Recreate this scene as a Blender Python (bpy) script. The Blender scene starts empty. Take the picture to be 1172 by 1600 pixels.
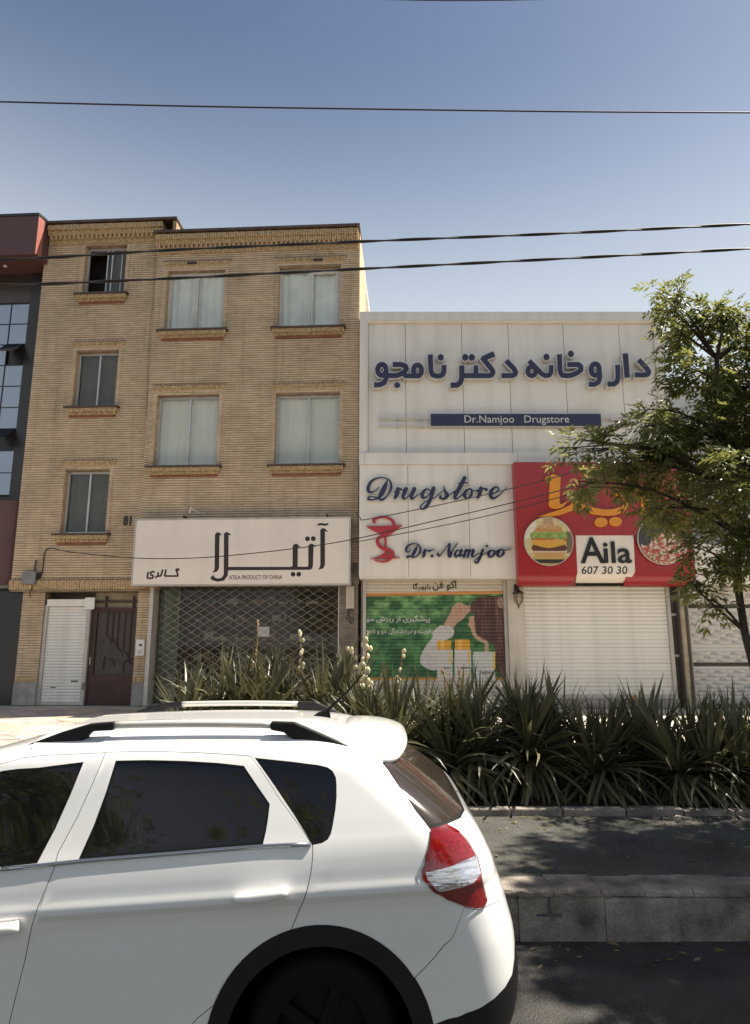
import bpy, math, random
import numpy as np
from mathutils import Vector, Matrix
from mathutils.geometry import delaunay_2d_cdt

scene = bpy.context.scene
col = scene.collection
R = math.radians
rnd = random.Random(7)

# ---------------------------------------------------------------- camera
EYE = 1.87
PITCH = R(11.05)
FPX = 1050.0
cam_data = bpy.data.cameras.new('camera')
cam = bpy.data.objects.new('camera', cam_data)
col.objects.link(cam)
cam.location = (0, 0, EYE)
cam.rotation_euler = (R(90) + PITCH, 0, 0)
cam_data.sensor_fit = 'VERTICAL'
cam_data.sensor_height = 36
cam_data.lens = 36 * FPX / 1600
cam_data.clip_start = .05
cam_data.clip_end = 2000
scene.camera = cam

# ---------------------------------------------------------------- sky and sun
SUN_EL, SUN_AZ = 58, 17          # elevation; degrees behind the facade plane, measured from +x towards +y
sd = Vector((math.cos(R(SUN_EL)) * math.cos(R(SUN_AZ)), math.cos(R(SUN_EL)) * math.sin(R(SUN_AZ)), math.sin(R(SUN_EL))))
world = bpy.data.worlds.new('World')
scene.world = world
world.use_nodes = True
wn = world.node_tree
sky = wn.nodes.new('ShaderNodeTexSky')
sky.sky_type = 'NISHITA'
sky.sun_disc = False
sky.sun_elevation = R(SUN_EL)
sky.sun_rotation = R(90 - SUN_AZ)
sky.altitude = 1100
sky.air_density = 1.0
sky.dust_density = 2.0
sky.ozone_density = 1.0
bg = wn.nodes['Background']
hsw = wn.nodes.new('ShaderNodeHueSaturation'); hsw.inputs['Saturation'].default_value = .97
wn.links.new(sky.outputs[0], hsw.inputs['Color']); wn.links.new(hsw.outputs[0], bg.inputs[0])
bg.inputs[1].default_value = 0.05
# city haze: the sky pales evenly all round towards the horizon
tcw = wn.nodes.new('ShaderNodeTexCoord'); sxw = wn.nodes.new('ShaderNodeSeparateXYZ'); mrw = wn.nodes.new('ShaderNodeMapRange')
mrw.interpolation_type = 'SMOOTHERSTEP'
mrw.inputs['From Min'].default_value = .79; mrw.inputs['From Max'].default_value = .27; mrw.inputs['To Min'].default_value = 0; mrw.inputs['To Max'].default_value = .92
hz = wn.nodes.new('ShaderNodeBackground'); hz.inputs[0].default_value = (.337, .366, .39, 1)
mxw = wn.nodes.new('ShaderNodeMixShader')
wn.links.new(tcw.outputs['Generated'], sxw.inputs[0]); wn.links.new(sxw.outputs['Z'], mrw.inputs['Value'])
wn.links.new(mrw.outputs[0], mxw.inputs[0]); wn.links.new(bg.outputs[0], mxw.inputs[1]); wn.links.new(hz.outputs[0], mxw.inputs[2])
wn.links.new(mxw.outputs[0], wn.nodes['World Output'].inputs[0])
sun_data = bpy.data.lights.new('sun', 'SUN')
sun_data.energy = 5.0
sun_data.angle = R(.53)
sun_data.color = (1, .92, .8)
sun = bpy.data.objects.new('sun', sun_data)
col.objects.link(sun)
sun.rotation_euler = sd.to_track_quat('Z', 'Y').to_euler()
sun.location = (20, 6, 30)
vs = scene.view_settings
vs.view_transform = 'Standard'
vs.look = 'None'
vs.gamma = 1
vs.use_curve_mapping = False
vs.exposure = 1.22
scene.cycles.use_denoising = True
scene.cycles.max_bounces = 6
scene.cycles.transparent_max_bounces = 12
scene.cycles.caustics_reflective = False
scene.cycles.caustics_refractive = False

# ---------------------------------------------------------------- survey helpers: a photo point on a known plane -> metres
CP, SP = math.cos(PITCH), math.sin(PITCH)
def ray(px, py):
    a, b = (px - 586) / FPX, (800 - py) / FPX
    return Vector((a, CP - b * SP, SP + b * CP))
def at_y(px, py, Y):
    d = ray(px, py); k = Y / d.y
    return Vector((d.x * k, Y, EYE + d.z * k))
def at_z(px, py, Z):
    d = ray(px, py); k = (Z - EYE) / d.z
    return Vector((d.x * k, d.y * k, Z))
def project(X, Y, Z):
    Z = Z - EYE
    dep = Y * CP + Z * SP
    return 586 + FPX * X / dep, 800 - FPX * (Z * CP - Y * SP) / dep

class Frame:
    """a facade's own axes: x along it, y into it, z up"""
    def __init__(s, ox, oy, oz, rot):
        s.o = Vector((ox, oy, oz)); s.r = rot
        s.ux = Vector((math.cos(rot), math.sin(rot), 0)); s.uy = Vector((-math.sin(rot), math.cos(rot), 0))
    def px(s, px, py, d=0):
        r = ray(px, py); c = Vector((0, 0, EYE)) - s.o
        k = (d - c.dot(s.uy)) / r.dot(s.uy)
        p = c + r * k
        return p.dot(s.ux), p.z
    def w(s, x, y, z):
        return s.o + s.ux * x + s.uy * y + Vector((0, 0, z))
    def to_px(s, x, y, z):
        p = s.w(x, y, z)
        return project(p.x, p.y, p.z)
    def rect(s, q, d=0):
        (a, b), (c, e), (f, g), (h, i) = [s.px(*p, d) for p in q]     # TL TR BL BR
        return (a + f) / 2, (c + h) / 2, (g + i) / 2, (b + e) / 2

# ---------------------------------------------------------------- objects
def tag(o, label=None, cat=None, group=None, kind=None):
    if label: o['label'] = label
    if cat: o['category'] = cat
    if group: o['group'] = group
    if kind: o['kind'] = kind
    return o
def link(name, me, parent=None):
    o = bpy.data.objects.new(name, me); col.objects.link(o)
    if parent is not None: o.parent = parent
    return o
def empty(name, loc=(0, 0, 0), rz=0, label=None, cat=None, group=None):
    o = link(name, None); o.location = loc; o.rotation_euler = (0, 0, rz); o.empty_display_size = .2
    return tag(o, label, cat, group)
def frame_empty(name, fr, label, cat, group=None):
    return empty(name, fr.o, fr.r, label, cat, group)

class MB:
    def __init__(s): s.v = []; s.f = []
    def add(s, vs, fs):
        n = len(s.v); s.v += [tuple(v) for v in vs]; s.f += [tuple(i + n for i in f) for f in fs]
    def box(s, x0, x1, y0, y1, z0, z1):
        if x0 > x1: x0, x1 = x1, x0
        if y0 > y1: y0, y1 = y1, y0
        if z0 > z1: z0, z1 = z1, z0
        s.add([(x0, y0, z0), (x1, y0, z0), (x1, y1, z0), (x0, y1, z0), (x0, y0, z1), (x1, y0, z1), (x1, y1, z1), (x0, y1, z1)],
              [(0, 3, 2, 1), (4, 5, 6, 7), (0, 1, 5, 4), (1, 2, 6, 5), (2, 3, 7, 6), (3, 0, 4, 7)])
        return s
    def hexa(s, p):   # 8 points, bottom four counter-clockwise then top four
        s.add(p, [(0, 3, 2, 1), (4, 5, 6, 7), (0, 1, 5, 4), (1, 2, 6, 5), (2, 3, 7, 6), (3, 0, 4, 7)]); return s
    def quad(s, a, b, c, d): s.add([a, b, c, d], [(0, 1, 2, 3)]); return s
    def prism(s, poly, y0, y1):   # poly in x, z; extruded in y
        n = len(poly)
        s.add([(x, y0, z) for x, z in poly] + [(x, y1, z) for x, z in poly],
              [tuple(range(n)), tuple(range(2 * n - 1, n - 1, -1))] + [((i + 1) % n, i, n + i, n + (i + 1) % n) for i in range(n)])
        return s
    def tube(s, path, r, n=8, cap=True, close=False):
        path = [Vector(p) for p in path]; m = len(path)
        rr = r if hasattr(r, '__len__') else [r] * m
        base = len(s.v); up = None
        for i, p in enumerate(path):
            if close: t = path[(i + 1) % m] - path[i - 1]
            else: t = path[min(i + 1, m - 1)] - path[max(i - 1, 0)]
            t.normalize()
            if up is None:
                up = Vector((0, 0, 1)) if abs(t.z) < .9 else Vector((1, 0, 0))
            a = t.cross(up)
            if a.length < 1e-6: a = t.cross(Vector((0, 1, 0)))
            a.normalize(); b = a.cross(t); up = b
            for k in range(n):
                an = 2 * math.pi * k / n
                s.v.append(tuple(p + (a * math.cos(an) + b * math.sin(an)) * rr[i]))
        for i in range(m if close else m - 1):
            j = (i + 1) % m
            for k in range(n):
                k2 = (k + 1) % n
                s.f.append((base + i * n + k, base + j * n + k, base + j * n + k2, base + i * n + k2))
        if cap and not close:
            s.f.append(tuple(base + k for k in range(n)))
            s.f.append(tuple(base + (m - 1) * n + k for k in range(n - 1, -1, -1)))
        return s
    def lathe(s, prof, c, axis='z', n=24):   # prof: (radius, height)
        base = len(s.v); m = len(prof)
        for r, h in prof:
            for k in range(n):
                a = 2 * math.pi * k / n
                u, w = r * math.cos(a), r * math.sin(a)
                if axis == 'z': s.v.append((c[0] + u, c[1] + w, c[2] + h))
                else: s.v.append((c[0] + u, c[1] + h, c[2] + w))
        for i in range(m - 1):
            for k in range(n):
                k2 = (k + 1) % n
                q = (base + i * n + k, base + i * n + k2, base + (i + 1) * n + k2, base + (i + 1) * n + k)
                s.f.append(q if axis == 'z' else q[::-1])
        return s
    def mesh(s, name, m=None, smooth=False):
        me = bpy.data.meshes.new(name); me.from_pydata(s.v, [], s.f)
        if m is not None: me.materials.append(m)
        if smooth: me.polygons.foreach_set('use_smooth', [True] * len(me.polygons))
        me.update(); return me
    def build(s, name, m=None, parent=None, smooth=False, kind=None):
        o = link(name, s.mesh(name, m, smooth), parent)
        if kind: o['kind'] = kind
        return o
def boxes(name, lst, m, parent):
    return [MB().box(*b).build(name, m, parent) for b in lst]
def adopt(o, root, fr):
    """make a built unit a part of its building"""
    d = o.location - fr.o; o.location = (d.dot(fr.ux), d.dot(fr.uy), d.z); o.rotation_euler.z -= fr.r; o.parent = root
    for k in ('category', 'group'):
        if k in o: del o[k]
def bevel(o, w, seg=2):
    b = o.modifiers.new('bevel', 'BEVEL'); b.width = w; b.segments = seg; b.limit_method = 'ANGLE'; b.angle_limit = R(40)
    return o

# ---------------------------------------------------------------- materials
def nd(nt, t, **k):
    n = nt.nodes.new(t)
    for a, v in k.items(): setattr(n, a, v)
    return n
def P(name, c, rough=.6, metal=0., spec=.5, var=.12, scale=2.5, tint=None, bump=0., bscale=80, coat=0., streak=0., detail=5, speck=0.):
    m = bpy.data.materials.new(name); m.use_nodes = True
    nt = m.node_tree; b = nt.nodes['Principled BSDF']; L = nt.links.new
    b.inputs['Roughness'].default_value = rough; b.inputs['Metallic'].default_value = metal
    b.inputs['Specular IOR Level'].default_value = spec; b.inputs['Coat Weight'].default_value = coat
    b.inputs['Coat Roughness'].default_value = .04
    tc = nd(nt, 'ShaderNodeTexCoord')
    out = None
    if var > 0:
        nz = nd(nt, 'ShaderNodeTexNoise'); nz.inputs['Scale'].default_value = scale; nz.inputs['Detail'].default_value = detail
        L(tc.outputs['Object'], nz.inputs['Vector'])
        rp = nd(nt, 'ShaderNodeValToRGB')
        t = tint or c
        rp.color_ramp.elements[0].position = .3; rp.color_ramp.elements[1].position = .7
        rp.color_ramp.elements[0].color = (*[x * (1 - var) for x in t], 1)
        rp.color_ramp.elements[1].color = (*[min(1, x * (1 + var)) for x in c], 1)
        L(nz.outputs['Fac'], rp.inputs['Fac']); out = rp.outputs['Color']
    if streak > 0:   # rain streaks and grime running down
        mp = nd(nt, 'ShaderNodeMapping'); mp.inputs['Scale'].default_value = (2.3, 2.3, .22)
        n2 = nd(nt, 'ShaderNodeTexNoise'); n2.inputs['Scale'].default_value = 1.4; n2.inputs['Detail'].default_value = 6
        L(tc.outputs['Object'], mp.inputs['Vector']); L(mp.outputs[0], n2.inputs['Vector'])
        r2 = nd(nt, 'ShaderNodeValToRGB'); r2.color_ramp.elements[0].position = .45; r2.color_ramp.elements[1].position = .85
        L(n2.outputs['Fac'], r2.inputs['Fac'])
        mx = nd(nt, 'ShaderNodeMix', data_type='RGBA', blend_type='MULTIPLY')
        mf = nd(nt, 'ShaderNodeMath', operation='MULTIPLY'); mf.inputs[1].default_value = streak
        L(r2.outputs['Color'], mf.inputs[0]); L(mf.outputs[0], mx.inputs['Factor'])
        if out is None: mx.inputs['A'].default_value = (*c, 1)
        else: L(out, mx.inputs['A'])
        mx.inputs['B'].default_value = (.45, .38, .32, 1); out = mx.outputs['Result']
    if speck > 0:    # grit and aggregate
        n3 = nd(nt, 'ShaderNodeTexNoise'); n3.inputs['Scale'].default_value = 110; n3.inputs['Detail'].default_value = 3
        L(tc.outputs['Object'], n3.inputs['Vector'])
        r3 = nd(nt, 'ShaderNodeValToRGB'); r3.color_ramp.elements[0].position = .35; r3.color_ramp.elements[1].position = .68
        r3.color_ramp.elements[0].color = (1 - speck,) * 3 + (1,); r3.color_ramp.elements[1].color = (1 + speck,) * 3 + (1,)
        L(n3.outputs['Fac'], r3.inputs['Fac'])
        m3 = nd(nt, 'ShaderNodeMix', data_type='RGBA', blend_type='MULTIPLY'); m3.inputs['Factor'].default_value = 1
        L(out, m3.inputs['A']); L(r3.outputs['Color'], m3.inputs['B']); out = m3.outputs['Result']
    if out is None: b.inputs['Base Color'].default_value = (*c, 1)
    else: L(out, b.inputs['Base Color'])
    if bump > 0:
        nb = nd(nt, 'ShaderNodeTexNoise'); nb.inputs['Scale'].default_value = bscale; nb.inputs['Detail'].default_value = 4
        L(tc.outputs['Object'], nb.inputs['Vector'])
        bp = nd(nt, 'ShaderNodeBump'); bp.inputs['Strength'].default_value = bump; bp.inputs['Distance'].default_value = .01
        L(nb.outputs['Fac'], bp.inputs['Height']); L(bp.outputs[0], b.inputs['Normal'])
    return m
def glass(name, tint=(.95, .97, .96), rough=.02, ior=1.5, refl=(1, 1, 1)):
    m = bpy.data.materials.new(name); m.use_nodes = True
    nt = m.node_tree; nt.nodes.remove(nt.nodes['Principled BSDF']); L = nt.links.new
    t = nd(nt, 'ShaderNodeBsdfTransparent'); t.inputs[0].default_value = (*tint, 1)
    g = nd(nt, 'ShaderNodeBsdfGlossy'); g.inputs['Roughness'].default_value = rough; g.inputs[0].default_value = (*refl, 1)
    f = nd(nt, 'ShaderNodeFresnel'); f.inputs[0].default_value = ior
    x = nd(nt, 'ShaderNodeMixShader')
    ge = nd(nt, 'ShaderNodeNewGeometry'); iv = nd(nt, 'ShaderNodeMath', operation='SUBTRACT'); iv.inputs[0].default_value = 1; ml = nd(nt, 'ShaderNodeMath', operation='MULTIPLY')
    L(ge.outputs['Backfacing'], iv.inputs[1]); L(iv.outputs[0], ml.inputs[0]); L(f.outputs[0], ml.inputs[1])
    L(ml.outputs[0], x.inputs[0]); L(t.outputs[0], x.inputs[1]); L(g.outputs[0], x.inputs[2])
    L(x.outputs[0], nt.nodes['Material Output'].inputs[0]); return m
def brick_mat(name, c1, c2, dirt=.5):
    """long thin facing bricks: each brick its own shade, soot and damp stains over it"""
    m = bpy.data.materials.new(name); m.use_nodes = True
    nt = m.node_tree; b = nt.nodes['Principled BSDF']; L = nt.links.new
    b.inputs['Roughness'].default_value = .85; b.inputs['Specular IOR Level'].default_value = .25
    tc = nd(nt, 'ShaderNodeTexCoord'); sx = nd(nt, 'ShaderNodeSeparateXYZ'); cx = nd(nt, 'ShaderNodeCombineXYZ')
    L(tc.outputs['Object'], sx.inputs[0]); L(sx.outputs[0], cx.inputs[0]); L(sx.outputs[2], cx.inputs[1])
    br = nd(nt, 'ShaderNodeTexBrick'); br.offset = .5
    br.inputs['Scale'].default_value = 1; br.inputs['Brick Width'].default_value = .22; br.inputs['Row Height'].default_value = .064
    br.inputs['Mortar Size'].default_value = .0015; br.inputs['Mortar Smooth'].default_value = .2; br.inputs['Bias'].default_value = 0
    br.inputs['Color1'].default_value = (*c1, 1); br.inputs['Color2'].default_value = (*c2, 1); br.inputs['Mortar'].default_value = (.34, .24, .14, 1)
    L(cx.outputs[0], br.inputs['Vector'])
    nz = nd(nt, 'ShaderNodeTexNoise'); nz.inputs['Scale'].default_value = .9; nz.inputs['Detail'].default_value = 7; nz.inputs['Roughness'].default_value = .65
    L(tc.outputs['Object'], nz.inputs['Vector'])
    rp = nd(nt, 'ShaderNodeValToRGB'); rp.color_ramp.elements[0].position = .33; rp.color_ramp.elements[1].position = .68
    rp.color_ramp.elements[0].color = (1 - dirt, 1 - dirt * 1.02, 1 - dirt * 1.05, 1); rp.color_ramp.elements[1].color = (1.05, 1.03, 1, 1)
    L(nz.outputs['Fac'], rp.inputs['Fac'])
    mx = nd(nt, 'ShaderNodeMix', data_type='RGBA', blend_type='MULTIPLY'); mx.inputs['Factor'].default_value = 1
    L(br.outputs['Color'], mx.inputs['A']); L(rp.outputs['Color'], mx.inputs['B'])
    mp = nd(nt, 'ShaderNodeMapping'); mp.inputs['Scale'].default_value = (5, 5, .35)
    n2 = nd(nt, 'ShaderNodeTexNoise'); n2.inputs['Scale'].default_value = 1.1; n2.inputs['Detail'].default_value = 6
    L(tc.outputs['Object'], mp.inputs['Vector']); L(mp.outputs[0], n2.inputs['Vector'])
    r2 = nd(nt, 'ShaderNodeValToRGB'); r2.color_ramp.elements[0].position = .52; r2.color_ramp.elements[1].position = .78
    r2.color_ramp.elements[0].color = (1, 1, 1, 1); r2.color_ramp.elements[1].color = (.55, .5, .45, 1)
    L(n2.outputs['Fac'], r2.inputs['Fac'])
    m2 = nd(nt, 'ShaderNodeMix', data_type='RGBA', blend_type='MULTIPLY'); m2.inputs['Factor'].default_value = .5
    L(mx.outputs['Result'], m2.inputs['A']); L(r2.outputs['Color'], m2.inputs['B'])
    L(m2.outputs['Result'], b.inputs['Base Color'])
    nb = nd(nt, 'ShaderNodeTexNoise'); nb.inputs['Scale'].default_value = 60; L(tc.outputs['Object'], nb.inputs['Vector'])
    bp = nd(nt, 'ShaderNodeBump'); bp.inputs['Strength'].default_value = .35; bp.inputs['Distance'].default_value = .01
    L(nb.outputs['Fac'], bp.inputs['Height']); L(bp.outputs[0], b.inputs['Normal'])
    return m
def printed(name, attr='print', rough=.45):
    m = bpy.data.materials.new(name); m.use_nodes = True
    nt = m.node_tree; b = nt.nodes['Principled BSDF']
    a = nd(nt, 'ShaderNodeAttribute'); a.attribute_name = attr
    nt.links.new(a.outputs['Color'], b.inputs['Base Color']); b.inputs['Roughness'].default_value = rough
    return m
def set_print(me, rgb):
    a = me.color_attributes.new('print', 'FLOAT_COLOR', 'POINT')
    d = np.ones((len(me.vertices), 4), np.float32); d[:, :3] = rgb
    a.data.foreach_set('color', d.ravel())
def foliage(name, c1, c2, trans=.35, rough=.35, spec=.5):
    m = bpy.data.materials.new(name); m.use_nodes = True
    nt = m.node_tree; b = nt.nodes['Principled BSDF']; L = nt.links.new
    g = nd(nt, 'ShaderNodeNewGeometry'); rp = nd(nt, 'ShaderNodeValToRGB')
    rp.color_ramp.elements[0].color = (*c1, 1); rp.color_ramp.elements[1].color = (*c2, 1)
    oi = nd(nt, 'ShaderNodeObjectInfo'); ad = nd(nt, 'ShaderNodeMath', operation='ADD'); fr = nd(nt, 'ShaderNodeMath', operation='FRACT')
    L(g.outputs['Random Per Island'], ad.inputs[0]); L(oi.outputs['Random'], ad.inputs[1]); L(ad.outputs[0], fr.inputs[0])
    L(fr.outputs[0], rp.inputs['Fac'])
    b.inputs['Roughness'].default_value = rough; b.inputs['Specular IOR Level'].default_value = spec
    L(rp.outputs['Color'], b.inputs['Base Color'])
    t = nd(nt, 'ShaderNodeBsdfTranslucent'); hs = nd(nt, 'ShaderNodeHueSaturation'); hs.inputs['Value'].default_value = 1.5; hs.inputs['Saturation'].default_value = 1.1
    L(rp.outputs['Color'], hs.inputs['Color']); L(hs.outputs[0], t.inputs[0])
    x = nd(nt, 'ShaderNodeMixShader'); x.inputs[0].default_value = trans
    L(b.outputs[0], x.inputs[1]); L(t.outputs[0], x.inputs[2]); L(x.outputs[0], nt.nodes['Material Output'].inputs[0])
    return m

M = dict(
    brick=brick_mat('tan_brick', (.71, .565, .4), (.6, .46, .31), .24),
    brick_o=P('orange_brick', (.52, .375, .215), .85, spec=.2, var=.22, scale=16, tint=(.43, .295, .16), bump=.3, bscale=50),
    brick_g=brick_mat('sooty_brick', (.36, .33, .29), (.28, .25, .22), .55),
    mortar=P('mortar', (.29, .215, .145), .95, spec=.1, var=.25, scale=5),
    redbrick=P('red_brick', (.26, .11, .075), .85, spec=.2, var=.25, scale=9),
    brownmetal=P('brown_flashing', (.085, .055, .042), .55, var=.3, scale=6, streak=.4),
    alu=P('aluminium', (.5, .5, .49), .42, metal=.25, var=.1, scale=5),
    whiteframe=P('white_frame', (.62, .6, .56), .45, var=.12, scale=6, streak=.35),
    curtain=P('pale_curtain', (.84, .82, .76), .9, spec=.1, var=.1, scale=2),
    plastic=P('plastic_sheet', (.7, .67, .6), .6, spec=.3, var=.06, scale=1.2, bump=.25, bscale=4),
    blind=P('dark_blind', (.1, .088, .07), .8, spec=.2, var=.15, scale=2),
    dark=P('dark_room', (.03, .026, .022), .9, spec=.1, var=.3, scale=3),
    glass=glass('window_glass'),
    cream=P('cream_sign', (.8, .72, .62), .4, var=.035, scale=1.4, streak=.12),
    ink=P('brown_ink', (.028, .014, .012), .45, var=.1),
    panel=P('cladding_panel', (.77, .72, .64), .35, spec=.5, var=.035, scale=.8, streak=.3),
    trim=P('cladding_trim', (.75, .7, .62), .35, var=.05, scale=1.5, streak=.3),
    joint=P('panel_joint', (.1, .09, .08), .8, var=.1),
    navy=P('navy_acrylic', (.013, .012, .052), .3, var=.12, scale=3),
    silver=P('silver_return', (.56, .54, .5), .35, metal=.2, var=.08, scale=4),
    red=P('red_composite', (.34, .024, .028), .3, spec=.5, var=.07, scale=1.5, streak=.15),
    redmat=P('red_emblem', (.42, .03, .04), .4, var=.1, scale=4),
    orange=P('orange_acrylic', (.72, .27, .02), .35, var=.06, scale=3),
    black=P('black_acrylic', (.01, .01, .01), .35, var=.1),
    shutter=P('white_shutter', (.79, .755, .69), .45, spec=.4, var=.06, scale=1.2, streak=.3),
    rail=P('shutter_rail', (.5, .47, .42), .5, metal=.2, var=.12, scale=4, streak=.4),
    stone=P('base_stone', (.33, .31, .28), .7, var=.2, scale=5, streak=.5),
    door=P('rusty_brown_door', (.05, .016, .011), .5, var=.35, scale=4, streak=.5),
    door_glass=P('frosted_door_glass', (.05, .034, .026), .45, var=.35, scale=3),
    gold=P('gold_trim', (.55, .47, .33), .45, metal=0., var=.2, scale=5),
    iron=P('dark_iron', (.045, .035, .03), .5, metal=.3, var=.3, scale=8),
    grey=P('grey_box', (.22, .22, .22), .6, var=.2, scale=6, streak=.4),
    cable=P('cable_rubber', (.018, .015, .014), .6, var=.15),
    plaster=P('plain_plaster', (.55, .5, .43), .9, spec=.2, var=.12, scale=1.2, streak=.5),
    bitumen=P('roof_bitumen', (.1, .1, .1), .9, var=.2),
    maroon=P('maroon_panel', (.1, .043, .04), .5, var=.06, scale=1.2),
    lit_maroon=P('sunlit_maroon_edge', (.36, .12, .09), .4, var=.05),  # maroon lightened in colour, for the sun on the roof box chamfer
    darkpanel=P('dark_panel', (.02, .018, .018), .35, var=.25, scale=2),
    mirror=P('tinted_glass', (.25, .28, .32), .04, metal=.9, var=.06, scale=.7),
    asphalt=P('asphalt', (.042, .04, .037), .85, spec=.3, var=.45, scale=2.6, detail=12, speck=.6, bump=1., bscale=70),
    path=P('path_asphalt', (.07, .068, .06), .9, spec=.2, var=.32, scale=2.2, detail=9, speck=.45, bump=1., bscale=70),
    kerb=P('kerb_stone', (.21, .185, .16), .9, spec=.2, var=.5, scale=5, detail=10, speck=.25, bump=1., bscale=28, streak=.7),
    soil=P('soil', (.06, .045, .032), .95, spec=.1, var=.35, scale=8, bump=1, bscale=30),
    pave=P('paving_mortar', (.5, .44, .36), .9, spec=.2, var=.2, scale=2.5, bump=.5, bscale=40),
    bark=P('bark', (.07, .055, .042), .95, spec=.15, var=.35, scale=14, bump=1, bscale=45),
    leaf=foliage('ash_leaf', (.115, .13, .038), (.21, .21, .078), .46, .34),
    yucca=foliage('yucca_leaf', (.07, .072, .034), (.155, .145, .075), .14, .42),
    deadleaf=foliage('dead_yucca_leaf', (.13, .1, .06), (.22, .18, .11), .15, .7, .2),
    petal=foliage('yucca_petal', (.6, .57, .4), (.75, .7, .5), .3, .5),
    stalk=P('yucca_stalk', (.26, .16, .08), .7, var=.3, scale=20),
    paint=P('white_car_paint', (.78, .775, .76), .28, spec=.5, var=0, coat=1.0),
    tint=P('tinted_car_glass', (.006, .0055, .0065), .03, spec=.55, var=0),
    rglass=P('rear_screen_glass', (.035, .027, .022), .06, spec=.6, var=0),
    rubber=P('black_rubber', (.006, .006, .006), .7, spec=.15, var=.1),
    clad=P('black_plastic_cladding', (.008, .0078, .0078), .5, spec=.3, var=.15, scale=10, bump=.2, bscale=300),
    chrome=P('satin_strip', (.38, .4, .43), .22, metal=.9, var=0),
    rimm=P('dark_wheel', (.006, .006, .006), .6, spec=.15, metal=.0, var=.1),
)

# ---------------------------------------------------------------- lettering: strokes -> one clean outline -> solid letters
def catmull(p, n=6):
    p = [np.array(q, float) for q in p]
    if len(p) < 3: return p
    q = [2 * p[0] - p[1]] + p + [2 * p[-1] - p[-2]]
    out = []
    for i in range(1, len(q) - 2):
        for k in range(n):
            t = k / n
            a, b, c, d = q[i - 1], q[i], q[i + 1], q[i + 2]
            out.append(.5 * ((2 * b) + (-a + c) * t + (2 * a - 5 * b + 4 * c - d) * t * t + (-a + 3 * b - 3 * c + d) * t ** 3))
    out.append(p[-1]); return out
def disc(cx, cy, rx, ry=None, n=20):
    ry = rx if ry is None else ry
    return [(cx + rx * math.cos(2 * math.pi * k / n), cy + ry * math.sin(2 * math.pi * k / n)) for k in range(n)]
def stroke(pts, w=None, smooth=False, grow=0, round_ends=False):
    pts = [tuple(p) if len(p) == 3 else (p[0], p[1], w) for p in pts]
    pts = catmull(pts) if smooth else [np.array(p, float) for p in pts]
    polys = []
    n = len(pts)
    if grow:
        for e, i in ((0, 1), (n - 1, n - 2)):
            d = pts[e][:2] - pts[i][:2]; pts[e] = pts[e].copy(); pts[e][:2] += d / (np.linalg.norm(d) + 1e-9) * grow
    for i in range(n - 1):
        a, b = pts[i], pts[i + 1]; d = b[:2] - a[:2]; L = np.linalg.norm(d)
        if L < 1e-6: continue
        m = np.array((-d[1], d[0])) / L
        wa, wb = max(a[2], .5) / 2 + grow, max(b[2], .5) / 2 + grow
        polys.append([tuple(a[:2] + m * wa), tuple(b[:2] + m * wb), tuple(b[:2] - m * wb), tuple(a[:2] - m * wa)])
        if i > 0 or round_ends: polys.append(disc(a[0], a[1], wa, n=10))
    if round_ends: polys.append(disc(pts[-1][0], pts[-1][1], max(pts[-1][2], .5) / 2 + grow, n=10))
    return polys
def ring(cx, cy, rx, ry, w, slant=0, grow=0, n=22):
    p = [(cx + rx * math.cos(2 * math.pi * k / n) - slant * ry * math.sin(2 * math.pi * k / n), cy + ry * math.sin(2 * math.pi * k / n), w) for k in range(n + 1)]
    return stroke(p, grow=0) if not grow else [q for q in stroke(p, grow=grow)]
def union(polys):
    vs, fs = [], []
    for p in polys:
        a = sum(p[i][0] * p[(i + 1) % len(p)][1] - p[(i + 1) % len(p)][0] * p[i][1] for i in range(len(p)))
        if abs(a) < 1e-6: continue
        if a < 0: p = p[::-1]
        fs.append(list(range(len(vs), len(vs) + len(p)))); vs += [Vector((x, y)) for x, y in p]
    v, e, f, ov, oe, of = delaunay_2d_cdt(vs, [], fs, 0, 1e-4)
    return [(q.x, q.y) for q in v], [tuple(t) for t, o in zip(f, of) if len(o)]
def solid(polys, conv, d0, d1):
    """2-D outline (photo units) -> solid plate between depths d0 (front) and d1 (back) of a facade"""
    v, t = union(polys)
    used = sorted({i for q in t for i in q}); ix = {k: n for n, k in enumerate(used)}
    P2 = [conv(*v[k]) for k in used]; T = [tuple(ix[k] for k in q) for q in t]
    n = len(P2)
    def ccw(q):
        (a, b), (c, d), (e, f) = [P2[k] for k in q]
        return q if (c - a) * (f - b) - (e - a) * (d - b) > 0 else q[::-1]
    T = [ccw(q) for q in T]
    cnt = {}
    for q in T:
        for i in range(3): cnt[(q[i], q[(i + 1) % 3])] = 1
    mb = MB()
    mb.v = [(x, d0, z) for x, z in P2] + [(x, d1, z) for x, z in P2]
    mb.f = list(T) + [(b + n, a + n, c + n)[::1] for a, b, c in T]
    for (a, b) in cnt:
        if (b, a) not in cnt: mb.f.append((b, a, a + n, b + n))
    return mb
_FORMS = {}
for _l, _iso, _k in (('ا', 0xFE8D, 2), ('ب', 0xFE8F, 4), ('ت', 0xFE95, 4), ('ج', 0xFE9D, 4), ('خ', 0xFEA5, 4), ('د', 0xFEA9, 2), ('ر', 0xFEAD, 2),
                     ('ز', 0xFEAF, 2), ('ش', 0xFEB5, 4), ('ف', 0xFED1, 4), ('ق', 0xFED5, 4), ('ن', 0xFEE5, 4), ('و', 0xFEED, 2), ('م', 0xFEE1, 4),
                     ('پ', 0xFB56, 4), ('ک', 0xFB8E, 4), ('گ', 0xFB92, 4), ('ی', 0xFBFC, 4)):
    _FORMS[_l] = (_iso, _k)
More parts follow.
